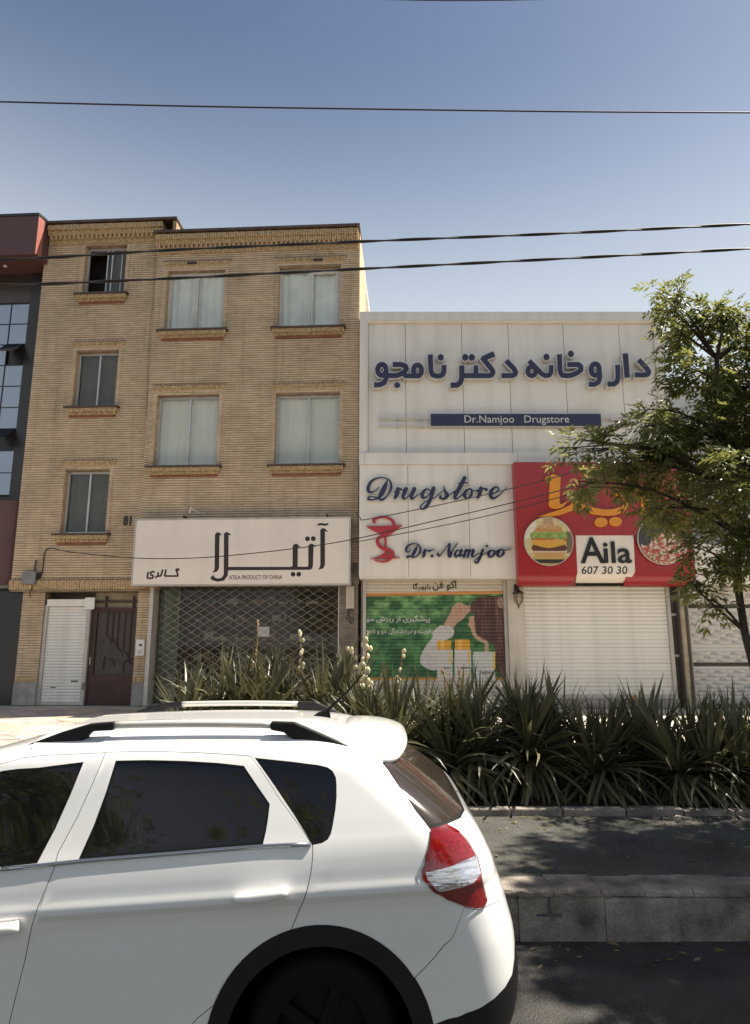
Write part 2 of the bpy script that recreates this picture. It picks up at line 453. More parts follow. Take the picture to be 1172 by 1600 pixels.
def shape_persian(t):
    out = []
    for i, ch in enumerate(t):
        if ch not in _FORMS: out.append(ch); continue
        iso, k = _FORMS[ch]
        prev = i > 0 and t[i - 1] in _FORMS and _FORMS[t[i - 1]][1] == 4
        nxt = i + 1 < len(t) and t[i + 1] in _FORMS and k == 4
        f = 3 if prev and nxt else 1 if prev else 2 if nxt else 0
        out.append(chr(iso + f))
    return ''.join(out[::-1])
def text_part(name, body, box, fr, d0, thick, m, parent, bold=0., shear=0.):
    """font lettering fitted into a photo box (x0, y0, x1, y1) on plane d0 of a frame"""
    c = bpy.data.curves.new('lettering', 'FONT'); c.body = body; c.size = 1; c.offset = bold; c.shear = shear; c.resolution_u = 3
    o = bpy.data.objects.new('lettering', c); col.objects.link(o)
    dg = bpy.context.evaluated_depsgraph_get()
    me = bpy.data.meshes.new_from_object(o.evaluated_get(dg))
    bpy.data.objects.remove(o); bpy.data.curves.remove(c)
    n = len(me.vertices); a = np.zeros(n * 3); me.vertices.foreach_get('co', a); a = a.reshape(-1, 3)
    lo, hi = a.min(0), a.max(0)
    x0, y0, x1, y1 = box
    (ax, az), (bx, bz) = fr.px(x0, y1, d0), fr.px(x1, y0, d0)
    X = ax + (a[:, 0] - lo[0]) / (hi[0] - lo[0]) * (bx - ax); Z = az + (a[:, 1] - lo[1]) / (hi[1] - lo[1]) * (bz - az)
    fs = [tuple(p.vertices) for p in me.polygons]
    bpy.data.meshes.remove(me)
    edges = {}
    for f in fs:
        for i in range(len(f)): edges[(f[i], f[(i + 1) % len(f)])] = 1
    mb = MB()
    mb.v = [(x, d0, z) for x, z in zip(X, Z)] + [(x, d0 + thick, z) for x, z in zip(X, Z)]
    mb.f = fs + [(b, a_, a_ + n, b + n) for (a_, b) in edges if (b, a_) not in edges]
    return mb.build(name, m, parent)

# ---------------------------------------------------------------- ground
PZ = .34                       # pavement level at the shops
KY = 4.74                      # face of the kerb
HY = 6.66                      # edge of the planting bed
tag(MB().box(-300, 300, -300, 300, -.4, -.3).build('ground', M['soil']), kind='structure')
road = tag(MB().box(-300, 300, -40, KY + .05, -.28, 0).build('road', M['asphalt']), kind='structure')
tag(MB().box(-80, 80, KY + .1, HY, -.28, .296).build('path', M['path']), kind='structure')
tag(MB().box(-80, 80, HY + .1, 8.75, -.28, .31).build('planting_bed', M['soil']), kind='structure')
pav = tag(MB().box(-80, 80, 8.87, 60, -.28, PZ - .014).build('pavement', M['pave']), kind='structure')
# kerb: faced with stones, topped with coping slabs
def worn(x0, x1, y0, y1, z0, z1, j):
    """a stone block whose top front edge and face are chipped and uneven"""
    n = 7; mb = MB()
    for i in range(n + 1):
        u = x0 + (x1 - x0) * i / n; e = .6 if i in (0, n) else 1
        c = j * rnd.uniform(.35, 1.5) * (1.6 if i in (0, n) else 1)
        mb.v += [(u, y0 + rnd.uniform(-j, j) * .35, z0), (u, y0 + rnd.uniform(-j, j) * .3, (z0 + z1) / 2), (u, y0 + rnd.uniform(0, j) * .4, z1 - c), (u, y0 + c * rnd.uniform(.7, 1.2), z1 - rnd.uniform(0, .2) * j), (u, y1, z1 - rnd.uniform(0, .25) * j), (u, y1, z0)]
    mb.f = [(i * 6 + k, i * 6 + (k + 1) % 6, i * 6 + 6 + (k + 1) % 6, i * 6 + 6 + k)[::-1] for i in range(n) for k in range(6)] + [tuple(range(6)), tuple(range(n * 6 + 5, n * 6 - 1, -1))]
    return mb
kerb = tag(MB().box(-80, 80, KY + .03, KY + .1, -.28, .27).build('kerb', M['kerb']), kind='structure')
x = -5.2
while x < 6.4:
    w = rnd.uniform(.47, .56); dy = rnd.uniform(-.008, .008); dz = rnd.uniform(-.006, .006)
    o = worn(x + .0015, x + w - .0015, KY + dy, KY + .06, -.05, .262 + dz, .016).build('kerb_stone', M['kerb'], kerb)
    x += w
x = -5.2
while x < 6.4:
    w = rnd.uniform(.27, .36); dz = rnd.uniform(-.005, .006); sk = rnd.uniform(-.03, .03)
    o = worn(x + .002, x + w - .002, KY - .004, KY + .28 + sk, .264, .299 + dz * .5, .012).build('coping_slab', M['kerb'], kerb)
    x += w
pm = P('blue_spray_paint', (.075, .07, .085), .7, var=.3, scale=30)
q = at_y(855, 1420, KY - .004)
MB().box(q.x - .07, q.x + .09, KY - .006, KY + .002, q.z - .045, q.z - .03).box(q.x + .005, q.x + .025, KY - .0055, KY + .002, q.z - .03, q.z + .06).build('paint_mark', pm, kerb)
# fallen leaves and grit in the gutter and on the path
lit = [MB(), MB()]
for k in range(170):
    zone = rnd.random()
    if zone < .45: px_, py_, z_ = rnd.uniform(.4, 4.6), KY - abs(rnd.gauss(0, .16)) - .02, .002
    elif zone < .8: px_, py_, z_ = rnd.uniform(.4, 4.6), HY - abs(rnd.gauss(0, .25)) - .02, .299
    else: px_, py_, z_ = rnd.uniform(.4, 4.8), rnd.uniform(KY + .3, HY), .299
    a_ = rnd.uniform(0, 6.28); l_ = rnd.uniform(.012, .045); d_ = Vector((math.cos(a_), math.sin(a_), 0)); e_ = Vector((-d_.y, d_.x, 0)); p_ = Vector((px_, py_, z_))
    m_ = lit[rnd.random() < .35]; n_ = len(m_.v)
    m_.v += [tuple(p_ - d_ * l_), tuple(p_ + e_ * l_ * .35 + Vector((0, 0, rnd.uniform(.002, .012)))), tuple(p_ + d_ * l_ + Vector((0, 0, rnd.uniform(0, .01)))), tuple(p_ - e_ * l_ * .35 + Vector((0, 0, .002)))]
    m_.f.append((n_, n_ + 3, n_ + 2, n_ + 1))
tag(lit[0].build('leaf_litter', M['deadleaf']), 'scattered dry fallen leaves on the path and in the gutter', 'leaves', kind='stuff')
tag(lit[1].build('leaf_litter', M['leaf']), 'scattered green fallen leaves on the path and in the gutter', 'leaves', kind='stuff')
# low edging of the bed
edging = tag(MB().box(-80, 80, HY + .02, HY + .1, -.2, .3).build('bed_edging', M['kerb']), kind='structure')
x = -4.4
while x < 7:
    w = rnd.uniform(.48, .62)
    o = MB().box(x + .006, x + w - .006, HY + rnd.uniform(-.012, .008), HY + .115, .25, .355 + rnd.uniform(-.012, .012)).build('edging_stone', M['kerb'], edging)
    bevel(o, .012); x += w
back_edge = tag(MB().box(-80, 80, 8.75, 8.87, -.2, .4).build('bed_kerb', M['kerb']), kind='structure')
# crazy paving near the left-hand doors
sm = [P('paving_stone_%d' % i, c, .75, var=.18, scale=4, tint=t, bump=.3, bscale=30) for i, (c, t) in enumerate((
    ((.48, .38, .31), (.42, .32, .26)), ((.53, .46, .38), (.47, .4, .33)), ((.44, .34, .3), (.36, .29, .26)), ((.5, .39, .26), (.46, .36, .25)), ((.4, .36, .33), (.35, .31, .29))))]
nx, ny = 17, 10
gx = [[(-10.4 + i * .56 + rnd.uniform(-.17, .17) + (j % 2) * .22, 10.6 + j * .64 + rnd.uniform(-.17, .17)) for i in range(nx + 1)] for j in range(ny + 1)]
for j in range(ny):
    for i in range(nx):
        c = [gx[j][i], gx[j][i + 1], gx[j + 1][i + 1], gx[j + 1][i]]
        mx_, my_ = sum(p[0] for p in c) / 4, sum(p[1] for p in c) / 4
        if my_ > 16.6 + .0: continue
        if rnd.random() < .35: c.insert(rnd.randrange(1, 4), None)
        pts = []
        for k, p in enumerate(c):
            if p is None:
                a, b = c[k - 1], c[(k + 1) % len(c)]
                p = ((a[0] + b[0]) / 2 + (mx_ - (a[0] + b[0]) / 2) * .12, (a[1] + b[1]) / 2 + (my_ - (a[1] + b[1]) / 2) * .12)
            pts.append((mx_ + (p[0] - mx_) * .95, my_ + (p[1] - my_) * .95))
        z = PZ + rnd.uniform(-.003, .004); n = len(pts)
        mb = MB(); mb.add([(*p, PZ - .02) for p in pts] + [(*p, z) for p in pts], [tuple(range(n, 2 * n))] + [(k, (k + 1) % n, n + (k + 1) % n, n + k) for k in range(n)])
        mb.build('paving_stone', sm[rnd.choice((0, 0, 1, 1, 2, 2, 3, 4))], pav)

# ---------------------------------------------------------------- tan brick building
_c = at_y(560, 700, 16.8)
B = Frame(_c.x, 16.8, PZ, R(-3.2))
bb = frame_empty('brick_building', B, 'four storey tan brick building with seven windows beside the white clad drugstore', 'building')
LB = .13                                     # the left bay stands back
XL = (B.px(70.5, 343, LB)[0] + B.px(24, 900, LB)[0]) / 2
XM = (B.px(247, 560, 0)[0] + B.px(238, 370, 0)[0]) / 2
ZT_L = B.px(170, 343, -.1)[1]
ZT_R = B.px(400, 358, -.15)[1]
ZB = B.px(120, 918, LB - .1)[1]              # bottom band over the doors
def cut(rects, x0, x1, z0, z1, holes):
    zs = sorted({z0, z1, *[h[2] for h in holes if z0 < h[2] < z1], *[h[3] for h in holes if z0 < h[3] < z1]})
    for a, b in zip(zs, zs[1:]):
        m = (a + b) / 2; iv = [(x0, x1)]
        for h in holes:
            if h[2] < m < h[3]:
                nv = []
                for (p, q) in iv:
                    if h[1] <= p or h[0] >= q: nv.append((p, q)); continue
                    if h[0] > p: nv.append((p, h[0]))
                    if h[1] < q: nv.append((h[1], q))
                iv = nv
        for p, q in iv: rects.append((p, q, a, b))
def brick_field(root, x0, x1, z0, z1, y, holes, m='brick', thick=.3):
    """raised courses with raked joints, and the mortar bed behind them"""
    pitch, h = .064, .046
    mb = MB(); k = math.ceil(z0 / pitch)
    while k * pitch + h <= z1:
        z = k * pitch; k += 1
        iv = [(x0, x1)]
        for a in holes:
            if a[2] < z + h and a[3] > z:
                nv = []
                for (p, q) in iv:
                    if a[1] <= p or a[0] >= q: nv.append((p, q)); continue
                    if a[0] > p: nv.append((p, a[0]))
                    if a[1] < q: nv.append((a[1], q))
                iv = nv
        for p, q in iv:
            xx = p
            while xx < q - 1e-6:                       # runs of a few bricks, each laid a hair in or out
                w = min(q - xx, rnd.choice((.88, 1.1, 1.32, 1.54)))
                if q - xx - w < .25: w = q - xx
                dy = rnd.uniform(-.0035, .0035)
                mb.box(xx, xx + w - .002, y + dy, y + .022, z + .007 + rnd.uniform(-.0015, .0015), z + h + .005)
                xx += w
    mb.build('brick_courses', M[m], root, kind='stuff')
    rects = []; cut(rects, x0, x1, z0, z1, holes)
    wb = MB()
    for p, q, a, b in rects: wb.box(p, q, y + .018, y + thick, a, b)
    wb.build('wall', M['mortar'], root)
def soldiers(mb, x0, x1, z0, z1, y0, y1, pitch=.066, lean=0., jit=.004):
    n = max(1, int((x1 - x0) / pitch)); p = (x1 - x0) / n
    for i in range(n):
        a = x0 + i * p + .005; b = a + p - .011; d = rnd.uniform(-jit, jit)
        mb.hexa([(a, y0 + lean + d, z0), (b, y0 + lean + d, z0), (b, y1, z0), (a, y1, z0), (a, y0 + d, z1), (b, y0 + d, z1), (b, y1, z1), (a, y1, z1)])

WIN = dict(
    L3=([(139, 389), (201, 389), (133, 463), (197, 463)], LB, 'open'),
    L2=([(125.5, 554), (188, 552), (117, 638), (183, 638)], LB, 'blind'),
    L1=([(107, 738), (175, 738), (100, 834), (168, 834)], LB, 'blind'),
    R2L=([(266, 428), (353.5, 427), (260, 519), (350.5, 519)], 0, 'white'),
    R2R=([(438, 422), (533, 421), (436, 515), (532, 515)], 0, 'white'),
    R1L=([(250, 622), (344.5, 620), (243, 730), (340, 729)], 0, 'plastic'),
    R1R=([(433.5, 619), (531, 618), (431, 727.5), (531, 727)], 0, 'plastic'))
holes = {'L': [], 'R': []}
def make_window(key):
    q, yw, style = WIN[key]
    d = yw + .15
    x0, x1, z0, z1 = B.rect(q, d)
    holes[key[0]].append((x0 - .015, x1 + .015, z0 - .04, z1 + .015))
    fw = .075 if style == 'white' else .045
    fm = M['whiteframe'] if style == 'white' else M['alu']
    mb = MB(); dd = d + .06
    mb.box(x0 - .01, x0 + fw, d, dd, z0 - .01, z1 + .01).box(x1 - fw, x1 + .01, d, dd, z0 - .01, z1 + .01)
    mb.box(x0 + fw, x1 - fw, d + .002, dd, z0 - .01, z0 + fw).box(x0 + fw, x1 - fw, d + .002, dd, z1 - fw, z1 + .01)
    w = mb.build('window', fm, bb)
    xm = (x0 + x1) / 2 + (-.03 if key == 'R2L' else .02)
    mb = MB()
    if style == 'white':
        mb.box(xm - .055, xm - .006, d - .012, d + .05, z0 + fw, z1 - fw).box(xm + .004, xm + .065, d - .02, d + .05, z0 + fw, z1 - fw)
        if key == 'R2R':
            mb.box(x1 - fw - .07, x1 - fw - .002, d - .02, d + .05, z0 + fw, z1 - fw).box(xm + .066, x1 - fw - .071, d - .018, d + .05, z1 - fw - .06, z1 - fw - .002)
            mb.box(xm + .066, x1 - fw - .071, d - .018, d + .05, z0 + fw + .002, z0 + fw + .05)
    elif style == 'open':
        mb.box(xm - .045, xm - .012, d + .004, d + .05, z0 + fw, z1 - fw).box(xm + .09, xm + .125, d - .004, d + .05, z0 + fw, z1 - fw)
        mb.box(x1 - fw - .16, x1 - fw - .135, d + .02, d + .05, z0 + fw, z1 - fw)
    else:
        mb.box(xm - .022, xm + .022, d - .006, d + .05, z0 + fw, z1 - fw)
    mb.build('mullion', fm, w)
    panes = [(x0 + fw - .005, xm), (xm, x1 - fw + .005)]
    for i, (a, b) in enumerate(panes):
        if style == 'open' and i == 0: continue
        MB().box(a, b, d + .026 + i * .006, d + .031 + i * .006, z0 + fw - .005, z1 - fw + .005).build('pane', M['glass'], w)
    # what hangs behind the glass
    cm = {'open': 'blind', 'blind': 'blind', 'white': 'curtain', 'plastic': 'plastic'}[style]
    nx_ = 40; mb = MB()
    c0 = xm + .02 if style == 'open' else x0
    zt = z1 - .02
    for i in range(nx_ + 1):
        u = c0 + (x1 - c0) * i / nx_
        amp = .028 if style == 'white' else .01
        off = amp * math.sin(i * 1.1 + len(key)) + amp * .6 * math.sin(i * .43 + 1)
        for z, k in ((z0, 1.), (zt, .5)): mb.v.append((u, d + .1 + off * k, z))
    if style == 'white':                      # curtain drawn off the left edge, as it hangs in the photo
        for i in range(0, len(mb.v), 2):
            v = mb.v[i]; t = max(0, 1 - (v[0] - x0) / .3); mb.v[i] = (v[0] + .07 * t, v[1], v[2])
    mb.f = [(2 * i, 2 * i + 2, 2 * i + 3, 2 * i + 1) for i in range(nx_)]
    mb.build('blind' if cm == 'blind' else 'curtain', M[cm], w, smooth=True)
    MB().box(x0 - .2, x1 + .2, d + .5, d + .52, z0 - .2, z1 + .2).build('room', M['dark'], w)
    # sill: metal flashing on a brick corbel
    e = .17
    s = MB().hexa([(x0 - e, yw - .17, z0 - .075), (x1 + e, yw - .17, z0 - .075), (x1 + e, d + .02, z0 - .055), (x0 - e, d + .02, z0 - .055),
                   (x0 - e, yw - .17, z0 - .03), (x1 + e, yw - .17, z0 - .03), (x1 + e, d + .02, z0 - .01), (x0 - e, d + .02, z0 - .01)]).build('window_sill', M['brownmetal'], bb)
    mb = MB()
    soldiers(mb, x0 - e + .05, x1 + e - .05, z0 - .185, z0 - .08, yw - .135, yw + .02)
    soldiers(mb, x0 - e + .09, x1 + e - .09, z0 - .262, z0 - .19, yw - .085, yw + .02, .05, jit=.015)
    mb.build('corbel_bricks', M['brick_o'], s, kind='stuff')
    MB().box(x0 - e + .12, x1 + e - .12, yw - .05, yw + .02, z0 - .315, z0 - .268).build('red_brick_course', M['redbrick'], s)
    # lintel of upright bricks, scalloped on top, and stacked jambs
    mb = MB()
    soldiers(mb, x0 - .12, x1 + .12, z1 + .035, z1 + .19, yw - .02, yw + .1, lean=.05)
    soldiers(mb, x0 - .15, x1 + .15, z1 + .195, z1 + .275, yw - .028, yw + .02)
    mb.build('lintel_bricks', M['brick_o'], bb, kind='stuff')
    mb = MB(); u = x0 - .15; k = 0
    while u < x1 + .14:
        mb.box(u, u + .06, yw - .03, yw + .02, z1 + .279, z1 + .3 + (.022 if k % 2 else 0)); u += .065; k += 1
    mb.build('dentil_bricks', M['mortar'], bb, kind='stuff')
    mb = MB()
    z = z0
    while z < z1 + .02:
        mb.box(x0 - .13, x0 - .018, yw - .016 + rnd.uniform(-.003, .003), yw + .02, z, z + .048)
        mb.box(x1 + .018, x1 + .1, yw - .016 + rnd.uniform(-.003, .003), yw + .02, z, z + .052)
        z += .064
    mb.build('jamb_bricks', M['brick'], bb, kind='stuff')
    boxes('reveal', [(x0 - .0145, x0 - .003, yw + .005, d - .001, z0 - .03, z1 + .012), (x1 + .003, x1 + .0145, yw + .005, d - .001, z0 - .03, z1 + .012)], M['brick_o'], bb)
    return w
for k in WIN: make_window(k)
ZSH = B.px(400, 880, 0)[1]                     # top of the shop opening, behind the sign
XS0, XS1 = B.px(237, 1000, .05)[0], B.px(528, 1000, .05)[0]
brick_field(bb, XL, XM, ZB, ZT_L - .3, LB, holes['L'])
brick_field(bb, XM, 0, ZSH, ZT_R - .3, 0, holes['R'])
# ground floor piers
PY = LB + .12
xp = [B.px(p, 1020, PY)[0] for p in (27, 62, 136, 210, 236)]
brick_field(bb, xp[0], xp[1], .62, ZB - .02, PY, [])
brick_field(bb, xp[3], xp[4], .62, ZB - .02, PY, [])
brick_field(bb, XS1 + .03, 0, .62, ZSH - .01, .02, [], 'brick_g')
for a, b, y in ((xp[0], xp[1], PY), (xp[3], xp[4], PY), (XS1 + .03, 0, .02)):
    MB().box(a, b, y - .03, y + .3, 0, .56).build('stone_base', M['stone'], bb)
    mb = MB(); soldiers(mb, a, b, .563, .7, y - .012, y + .03); mb.build('soldier_bricks', M['brick_o'], bb, kind='stuff')
# band over the doors
mb = MB(); soldiers(mb, XL - .02, XS0 + .02, ZB - .04, ZB + .19, LB - .07, LB + .1, lean=.03)
mb.build('soldier_bricks', M['brick_o'], bb, kind='stuff')
mb = MB(); u = XL; k = 0
while u < XS0 - .05:
    mb.box(u, u + .06, LB - .05, LB + .02, ZB + .195, ZB + .215 + (.02 if k % 2 else 0)); u += .065; k += 1
mb.build('dentil_bricks', M['mortar'], bb, kind='stuff')
MB().box(XL, XS0, LB - .02, LB + .6, ZB - .09, ZB - .045).build('soffit', M['mortar'], bb)
# cornices
def cornice(x0, x1, zt, y, ret=None):
    mb = MB()
    soldiers(mb, x0, x1, zt - .2, zt - .05, y - .2, y + .05)
    soldiers(mb, x0, x1, zt - .34, zt - .205, y - .15, y + .05, lean=.02)
    u = x0; k = 0
    while u < x1 - .05:
        mb.box(u + .004, u + .06, y - (.13 if k % 2 else .07), y + .05, zt - .44, zt - .345); u += .066; k += 1
    soldiers(mb, x0, x1, zt - .56, zt - .445, y - .045, y + .05)
    c = mb.build('cornice', M['brick_o'], bb, kind='stuff')
    MB().box(x0, x1, y + .012, y + .3, zt - .6, zt - .04).build('cornice_backing', M['mortar'], bb)
    return c
cornice(XL + .12, XM + .1, ZT_L - .04, LB)
cornice(XM - .02, -.02, ZT_R - .04, 0)
XLE = B.px(279, 345, .1)[0]
MB().box(XL + .02, XLE + .03, LB - .24, LB + .7, ZT_L - .05, ZT_L + .02).build('roof_coping', M['brownmetal'], bb)
MB().box(XM - .08, .03, -.24, .6, ZT_R - .05, ZT_R + .02).build('roof_coping', M['brownmetal'], bb)
# the taller left block shows its end above the right roof
mb = MB()
k = 0
zz = ZT_R - .6
while zz < ZT_L - .06:
    mb.box(XLE - .1, XLE, LB - .16, LB + .6, zz, zz + .052); zz += .064
mb.build('brick_courses', M['brick_o'], bb, kind='stuff')
# masses behind the facade
MB().box(XL, XLE - .1, LB + .9, 9, 0, ZT_L - .06).build('rear_wall', M['plaster'], bb)
mb = MB().box(XM, -.0, 2.4, 9, 0, ZT_R - .3).box(-.22, 0, .3, 9, 0.02, ZT_R - .06)
mb.build('side_wall', M['plaster'], bb)
mb = MB(); zz = 3.0
while zz < ZT_R - .1:
    mb.box(.001, .014, .02, 2.2, zz, zz + .052); zz += .064
mb.build('brick_courses', M['brick'], bb, kind='stuff')
# slim lamp slots over the top windows
for px, py in ((300, 411), (497, 406)):
    a, z = B.px(px, py, -.03)
    MB().box(a - .13, a + .13, -.06, .02, z - .02, z + .02).build('vent_slot', M['iron'], bb)

# roller shutter slats
def slat_mesh(w, h, depth=.013, rows=4, nxx=1):
    mb = MB()
    for j in range(rows + 1):
        t = j / rows; y = -depth * math.sin(math.pi * min(1, t * 1.05)) ** .7 if 0 < t < 1 else 0
        for i in range(nxx + 1): mb.v.append((w * i / nxx, y, h * t))
    n = nxx + 1
    mb.f = [(j * n + i, j * n + i + 1, (j + 1) * n + i + 1, (j + 1) * n + i) for j in range(rows) for i in range(nxx)]
    return mb
def roller(root, x0, x1, z0, z1, y, h, m, name='slat'):
    n = int(round((z1 - z0) / h)); h = (z1 - z0) / n
    me = slat_mesh(x1 - x0, h - .004).mesh('slat', m, True)
    for k in range(n):
        o = link(name, me, root); o.location = (x0, y + rnd.uniform(-.002, .002), z0 + k * h); o.rotation_euler = (0, rnd.uniform(-.0008, .0008), 0)
    MB().box(x0 - .01, x1 + .01, y + .012, y + .03, z0, z1).build('shutter_back', M['joint'], root)

# narrow white shutter and brown door
sx0, sx1 = xp[1] + .09, xp[2] - .12
zst = B.px(100, 938, PY + .1)[1]
rs = empty('roller_shutter', B.w(sx0, PY + .1, 0), B.r, 'narrow white roller shutter beside the brown metal door', 'shutter')
roller(rs, 0, sx1 - sx0, .07, zst - .16, 0, .078, M['shutter'])
boxes('guide_rail', [(-.1, -.005, -.05, .05, 0, zst - .12), (sx1 - sx0 + .005, sx1 - sx0 + .1, -.05, .05, 0, zst - .12)], M['rail'], rs)
MB().box(0, sx1 - sx0, -.02, .03, .002, .068).build('bottom_rail', M['rail'], rs)
MB().box(-.02, sx1 - sx0 - .02, -.09, .06, zst - .158, zst + .02).build('shutter_housing', M['shutter'], rs)
MB().box(sx1 - sx0 + .03, sx1 - sx0 + .09, -.07, -.052, .38, .56).build('lock', M['grey'], rs)
boxes('label_plate', [(sx1 - sx0 - .28, sx1 - sx0 - .1, -.022, -.014, .57, .6), (sx1 - sx0 - .8, sx1 - sx0 - .66, -.022, -.014, .42, .44)], M['iron'], rs)
adopt(rs, bb, B)
MB().box(sx1 - sx0 - .03, sx1 - sx0 + .22, -.13, -.092, zst - .24, zst + .06).build('motor_box', M['shutter'], rs)
dx0, dx1 = xp[2], xp[3]
zd = B.px(170, 950, PY + .16)[1]
dr = empty('door', B.w(dx0, PY + .16, 0), B.r, 'dark brown metal street door with wavy ornamental bars', 'door'); W_ = dx1 - dx0
MB().box(0, .13, -.03, .04, 0, zd).box(W_ - .05, W_, -.03, .04, 0, zd).box(.13, W_ - .05, -.028, .04, zd - .1, zd).box(.13, W_ - .05, -.028, .04, 0, .75).build('door_frame', M['door'], dr)
MB().box(.13, W_ - .05, .012, .02, .75, zd - .1).build('pane', M['door_glass'], dr)
bars = [(.3, .0), (.3, .35)]
bw = W_ - .18
for i, (fx, zb) in enumerate(((.26, .36), (.4, .42), (.54, .55), (.7, .6), (.86, .78))):
    X = .13 + bw * fx; H = zd - .85; zt_ = zd - .1
    pts = [(X, -.012, zt_), (X - .005, -.012, zt_ - H * zb), (X + .02, -.012, zt_ - H * (zb + .035)), (X + .12, -.012, zt_ - H * (zb + .075)), (X + .145, -.012, zt_ - H * (zb + .15))]
    pts = [Vector(p) for p in pts]
    MB().tube([(min(p.x, W_ - .06), p.y, p.z) for p in pts], .011, 6).build('ornament_bar', M['door'], dr)
for pts in ([(.55, .95), (.5, 1.1), (.4, 1.15)], [(.75, .78), (.72, 1.0), (.78, 1.1), (.95, 1.15)], [(.3, .85), (.32, 1.2)]):
    MB().tube([(a * W_, -.012, b) for a, b in pts], .011, 6).build('ornament_bar', M['door'], dr)
MB().box(.03, .05, -.06, -.03, 1.0, 1.18).build('handle', M['rail'], dr)
MB().box(0, W_, .06, .1, zd + .005, ZB - .1).build('transom_panel', P('dirty_cream_panel', (.3, .25, .17), .8, var=.3, scale=4), dr)
MB().box(0, W_, -.01, .05, zd + .14, zd + .19).box(.3, .34, -.012, .05, zd + .005, zd + .3).box(W_ - .2, W_ - .16, -.012, .05, zd + .005, zd + .3).build('transom_bar', M['door'], dr)
MB().box(XL - .3, xp[0] - .002, PY + .03, PY + .3, 0, ZB - .1).build('dark_recess', M['darkpanel'], bb)
adopt(dr, bb, B)
ix, iz = B.px(219, 1012, PY - .03)
it = empty('intercom', B.w(ix, PY - .015, iz - .2), B.r, 'cream intercom panel on the brick pier right of the brown door', 'intercom')
bevel(MB().box(-.11, .11, -.025, .02, 0, .4).build('plate', M['shutter'], it), .006)
MB().box(-.03, .05, -.03, -.0245, .24, .29).build('camera_window', M['black'], it)
MB().box(-.05, .05, -.03, -.0245, .04, .14).build('button_pad', M['alu'], it)

# shop front behind a folding lattice grille
zg0, zg1 = .02, ZSH + .02
sf = empty('shop_front', B.w(XS0, .28, 0), B.r, 'closed shop front with dim shelves behind a folding metal lattice grille', 'shop front'); SW = XS1 - XS0
MB().box(.02, SW - .02, .1, .11, .02, zg1).build('pane', glass('shop_glass', (.92, .94, .9), .03, 1.42), sf)
room = P('shop_room', (.19, .15, .115), .9, var=.35, scale=1.3)
MB().box(0, SW, 1.6, 1.65, 0, zg1).box(0, .02, .2, 1.6, 0, zg1).box(SW - .02, SW, .2, 1.6, 0, zg1).box(.02, SW - .02, .2, 1.6, zg1 - .02, zg1).box(.02, SW - .02, .2, 1.6, 0, .015).build('room', room, sf)
MB().box(.02, .55, .13, .15, .02, zg1).build('green_panel', P('green_frosted_glass', (.11, .125, .1), .5, var=.2, scale=2), sf)
shelf_m = P('shelf_wood', (.07, .05, .035), .7, var=.3, scale=4)
goods = [P('goods_%d' % i, tuple(v * .9 for v in c), .6, var=.35, scale=9) for i, c in enumerate(((.3, .26, .22), (.12, .09, .07), (.4, .36, .3), (.2, .13, .09), (.1, .11, .12)))]
for z in (.55, 1.05, 1.55, 2.05, 2.5):
    MB().box(.7, SW - .3, .75, 1.15, z, z + .04).build('shelf', shelf_m, sf)
    u = .75
    while u < SW - .45:
        w = rnd.uniform(.1, .34)
        if rnd.random() < .62:
            hh = rnd.uniform(.06, .26)
            bevel(MB().box(u, u + w, .8, .8 + rnd.uniform(.12, .3), z + .0405, z + .04 + hh).build('shelf_goods', goods[rnd.randrange(5)], sf), .02)
        u += w + rnd.uniform(.02, .15)
a, z = B.px(411, 987, .36)
MB().box(a - XS0 - .16, a - XS0 + .16, .09, .094, z - .12, z + .12).build('paper_notice', P('notice_paper', (.6, .6, .58), .8, var=.1), sf)
# lattice
lat = P('grille_steel', (.3, .255, .2), .55, metal=.1, var=.3, scale=10)
def clip(p, q, x0, x1, z0, z1):
    t0, t1 = 0., 1.; dx, dz = q[0] - p[0], q[1] - p[1]
    for pp, qq in ((-dx, p[0] - x0), (dx, x1 - p[0]), (-dz, p[1] - z0), (dz, z1 - p[1])):
        if abs(pp) < 1e-9:
            if qq < 0: return None
        else:
            r = qq / pp
            if pp < 0: t0 = max(t0, r)
            else: t1 = min(t1, r)
    if t0 >= t1: return None
    return (p[0] + dx * t0, p[1] + dz * t0), (p[0] + dx * t1, p[1] + dz * t1)
sp, sl = .31, .62
for sgn in (1, -1):
    k = -14
    while k * sp < SW + 8:
        p0 = (k * sp, -.5) if sgn > 0 else (k * sp, -.5); p1 = (k * sp + sgn * 12, -.5 + 12 * sl)
        c = clip(p0, p1, .03, SW - .03, .05, zg1 - .02); k += 1
        if not c: continue
        (ax, az), (bx, bz) = c; yy = 0 if sgn > 0 else .012
        if abs(ax - bx) < .05: continue
        d = Vector((bx - ax, 0, bz - az)).normalized(); nv = Vector((-d.z, 0, d.x)) * .0058
        A_, B_ = Vector((ax, yy, az)), Vector((bx, yy, bz)); t = Vector((0, .004, 0))
        MB().hexa([A_ - nv - t, B_ - nv - t, B_ - nv + t, A_ - nv + t, A_ + nv - t, B_ + nv - t, B_ + nv + t, A_ + nv + t]).build('grille_bar', lat, sf)
MB().box(0, .03, -.02, .04, 0, zg1).box(SW - .03, SW, -.02, .04, 0, zg1).box(.03, SW - .03, -.02, .04, 0, .05).build('grille_frame', lat, sf)
boxes('jamb', [(-.1, -.004, -.28, .1, 0, zg1), (SW + .003, SW + .028, -.27, .1, 0, zg1)], M['rail'], sf)
adopt(sf, bb, B)

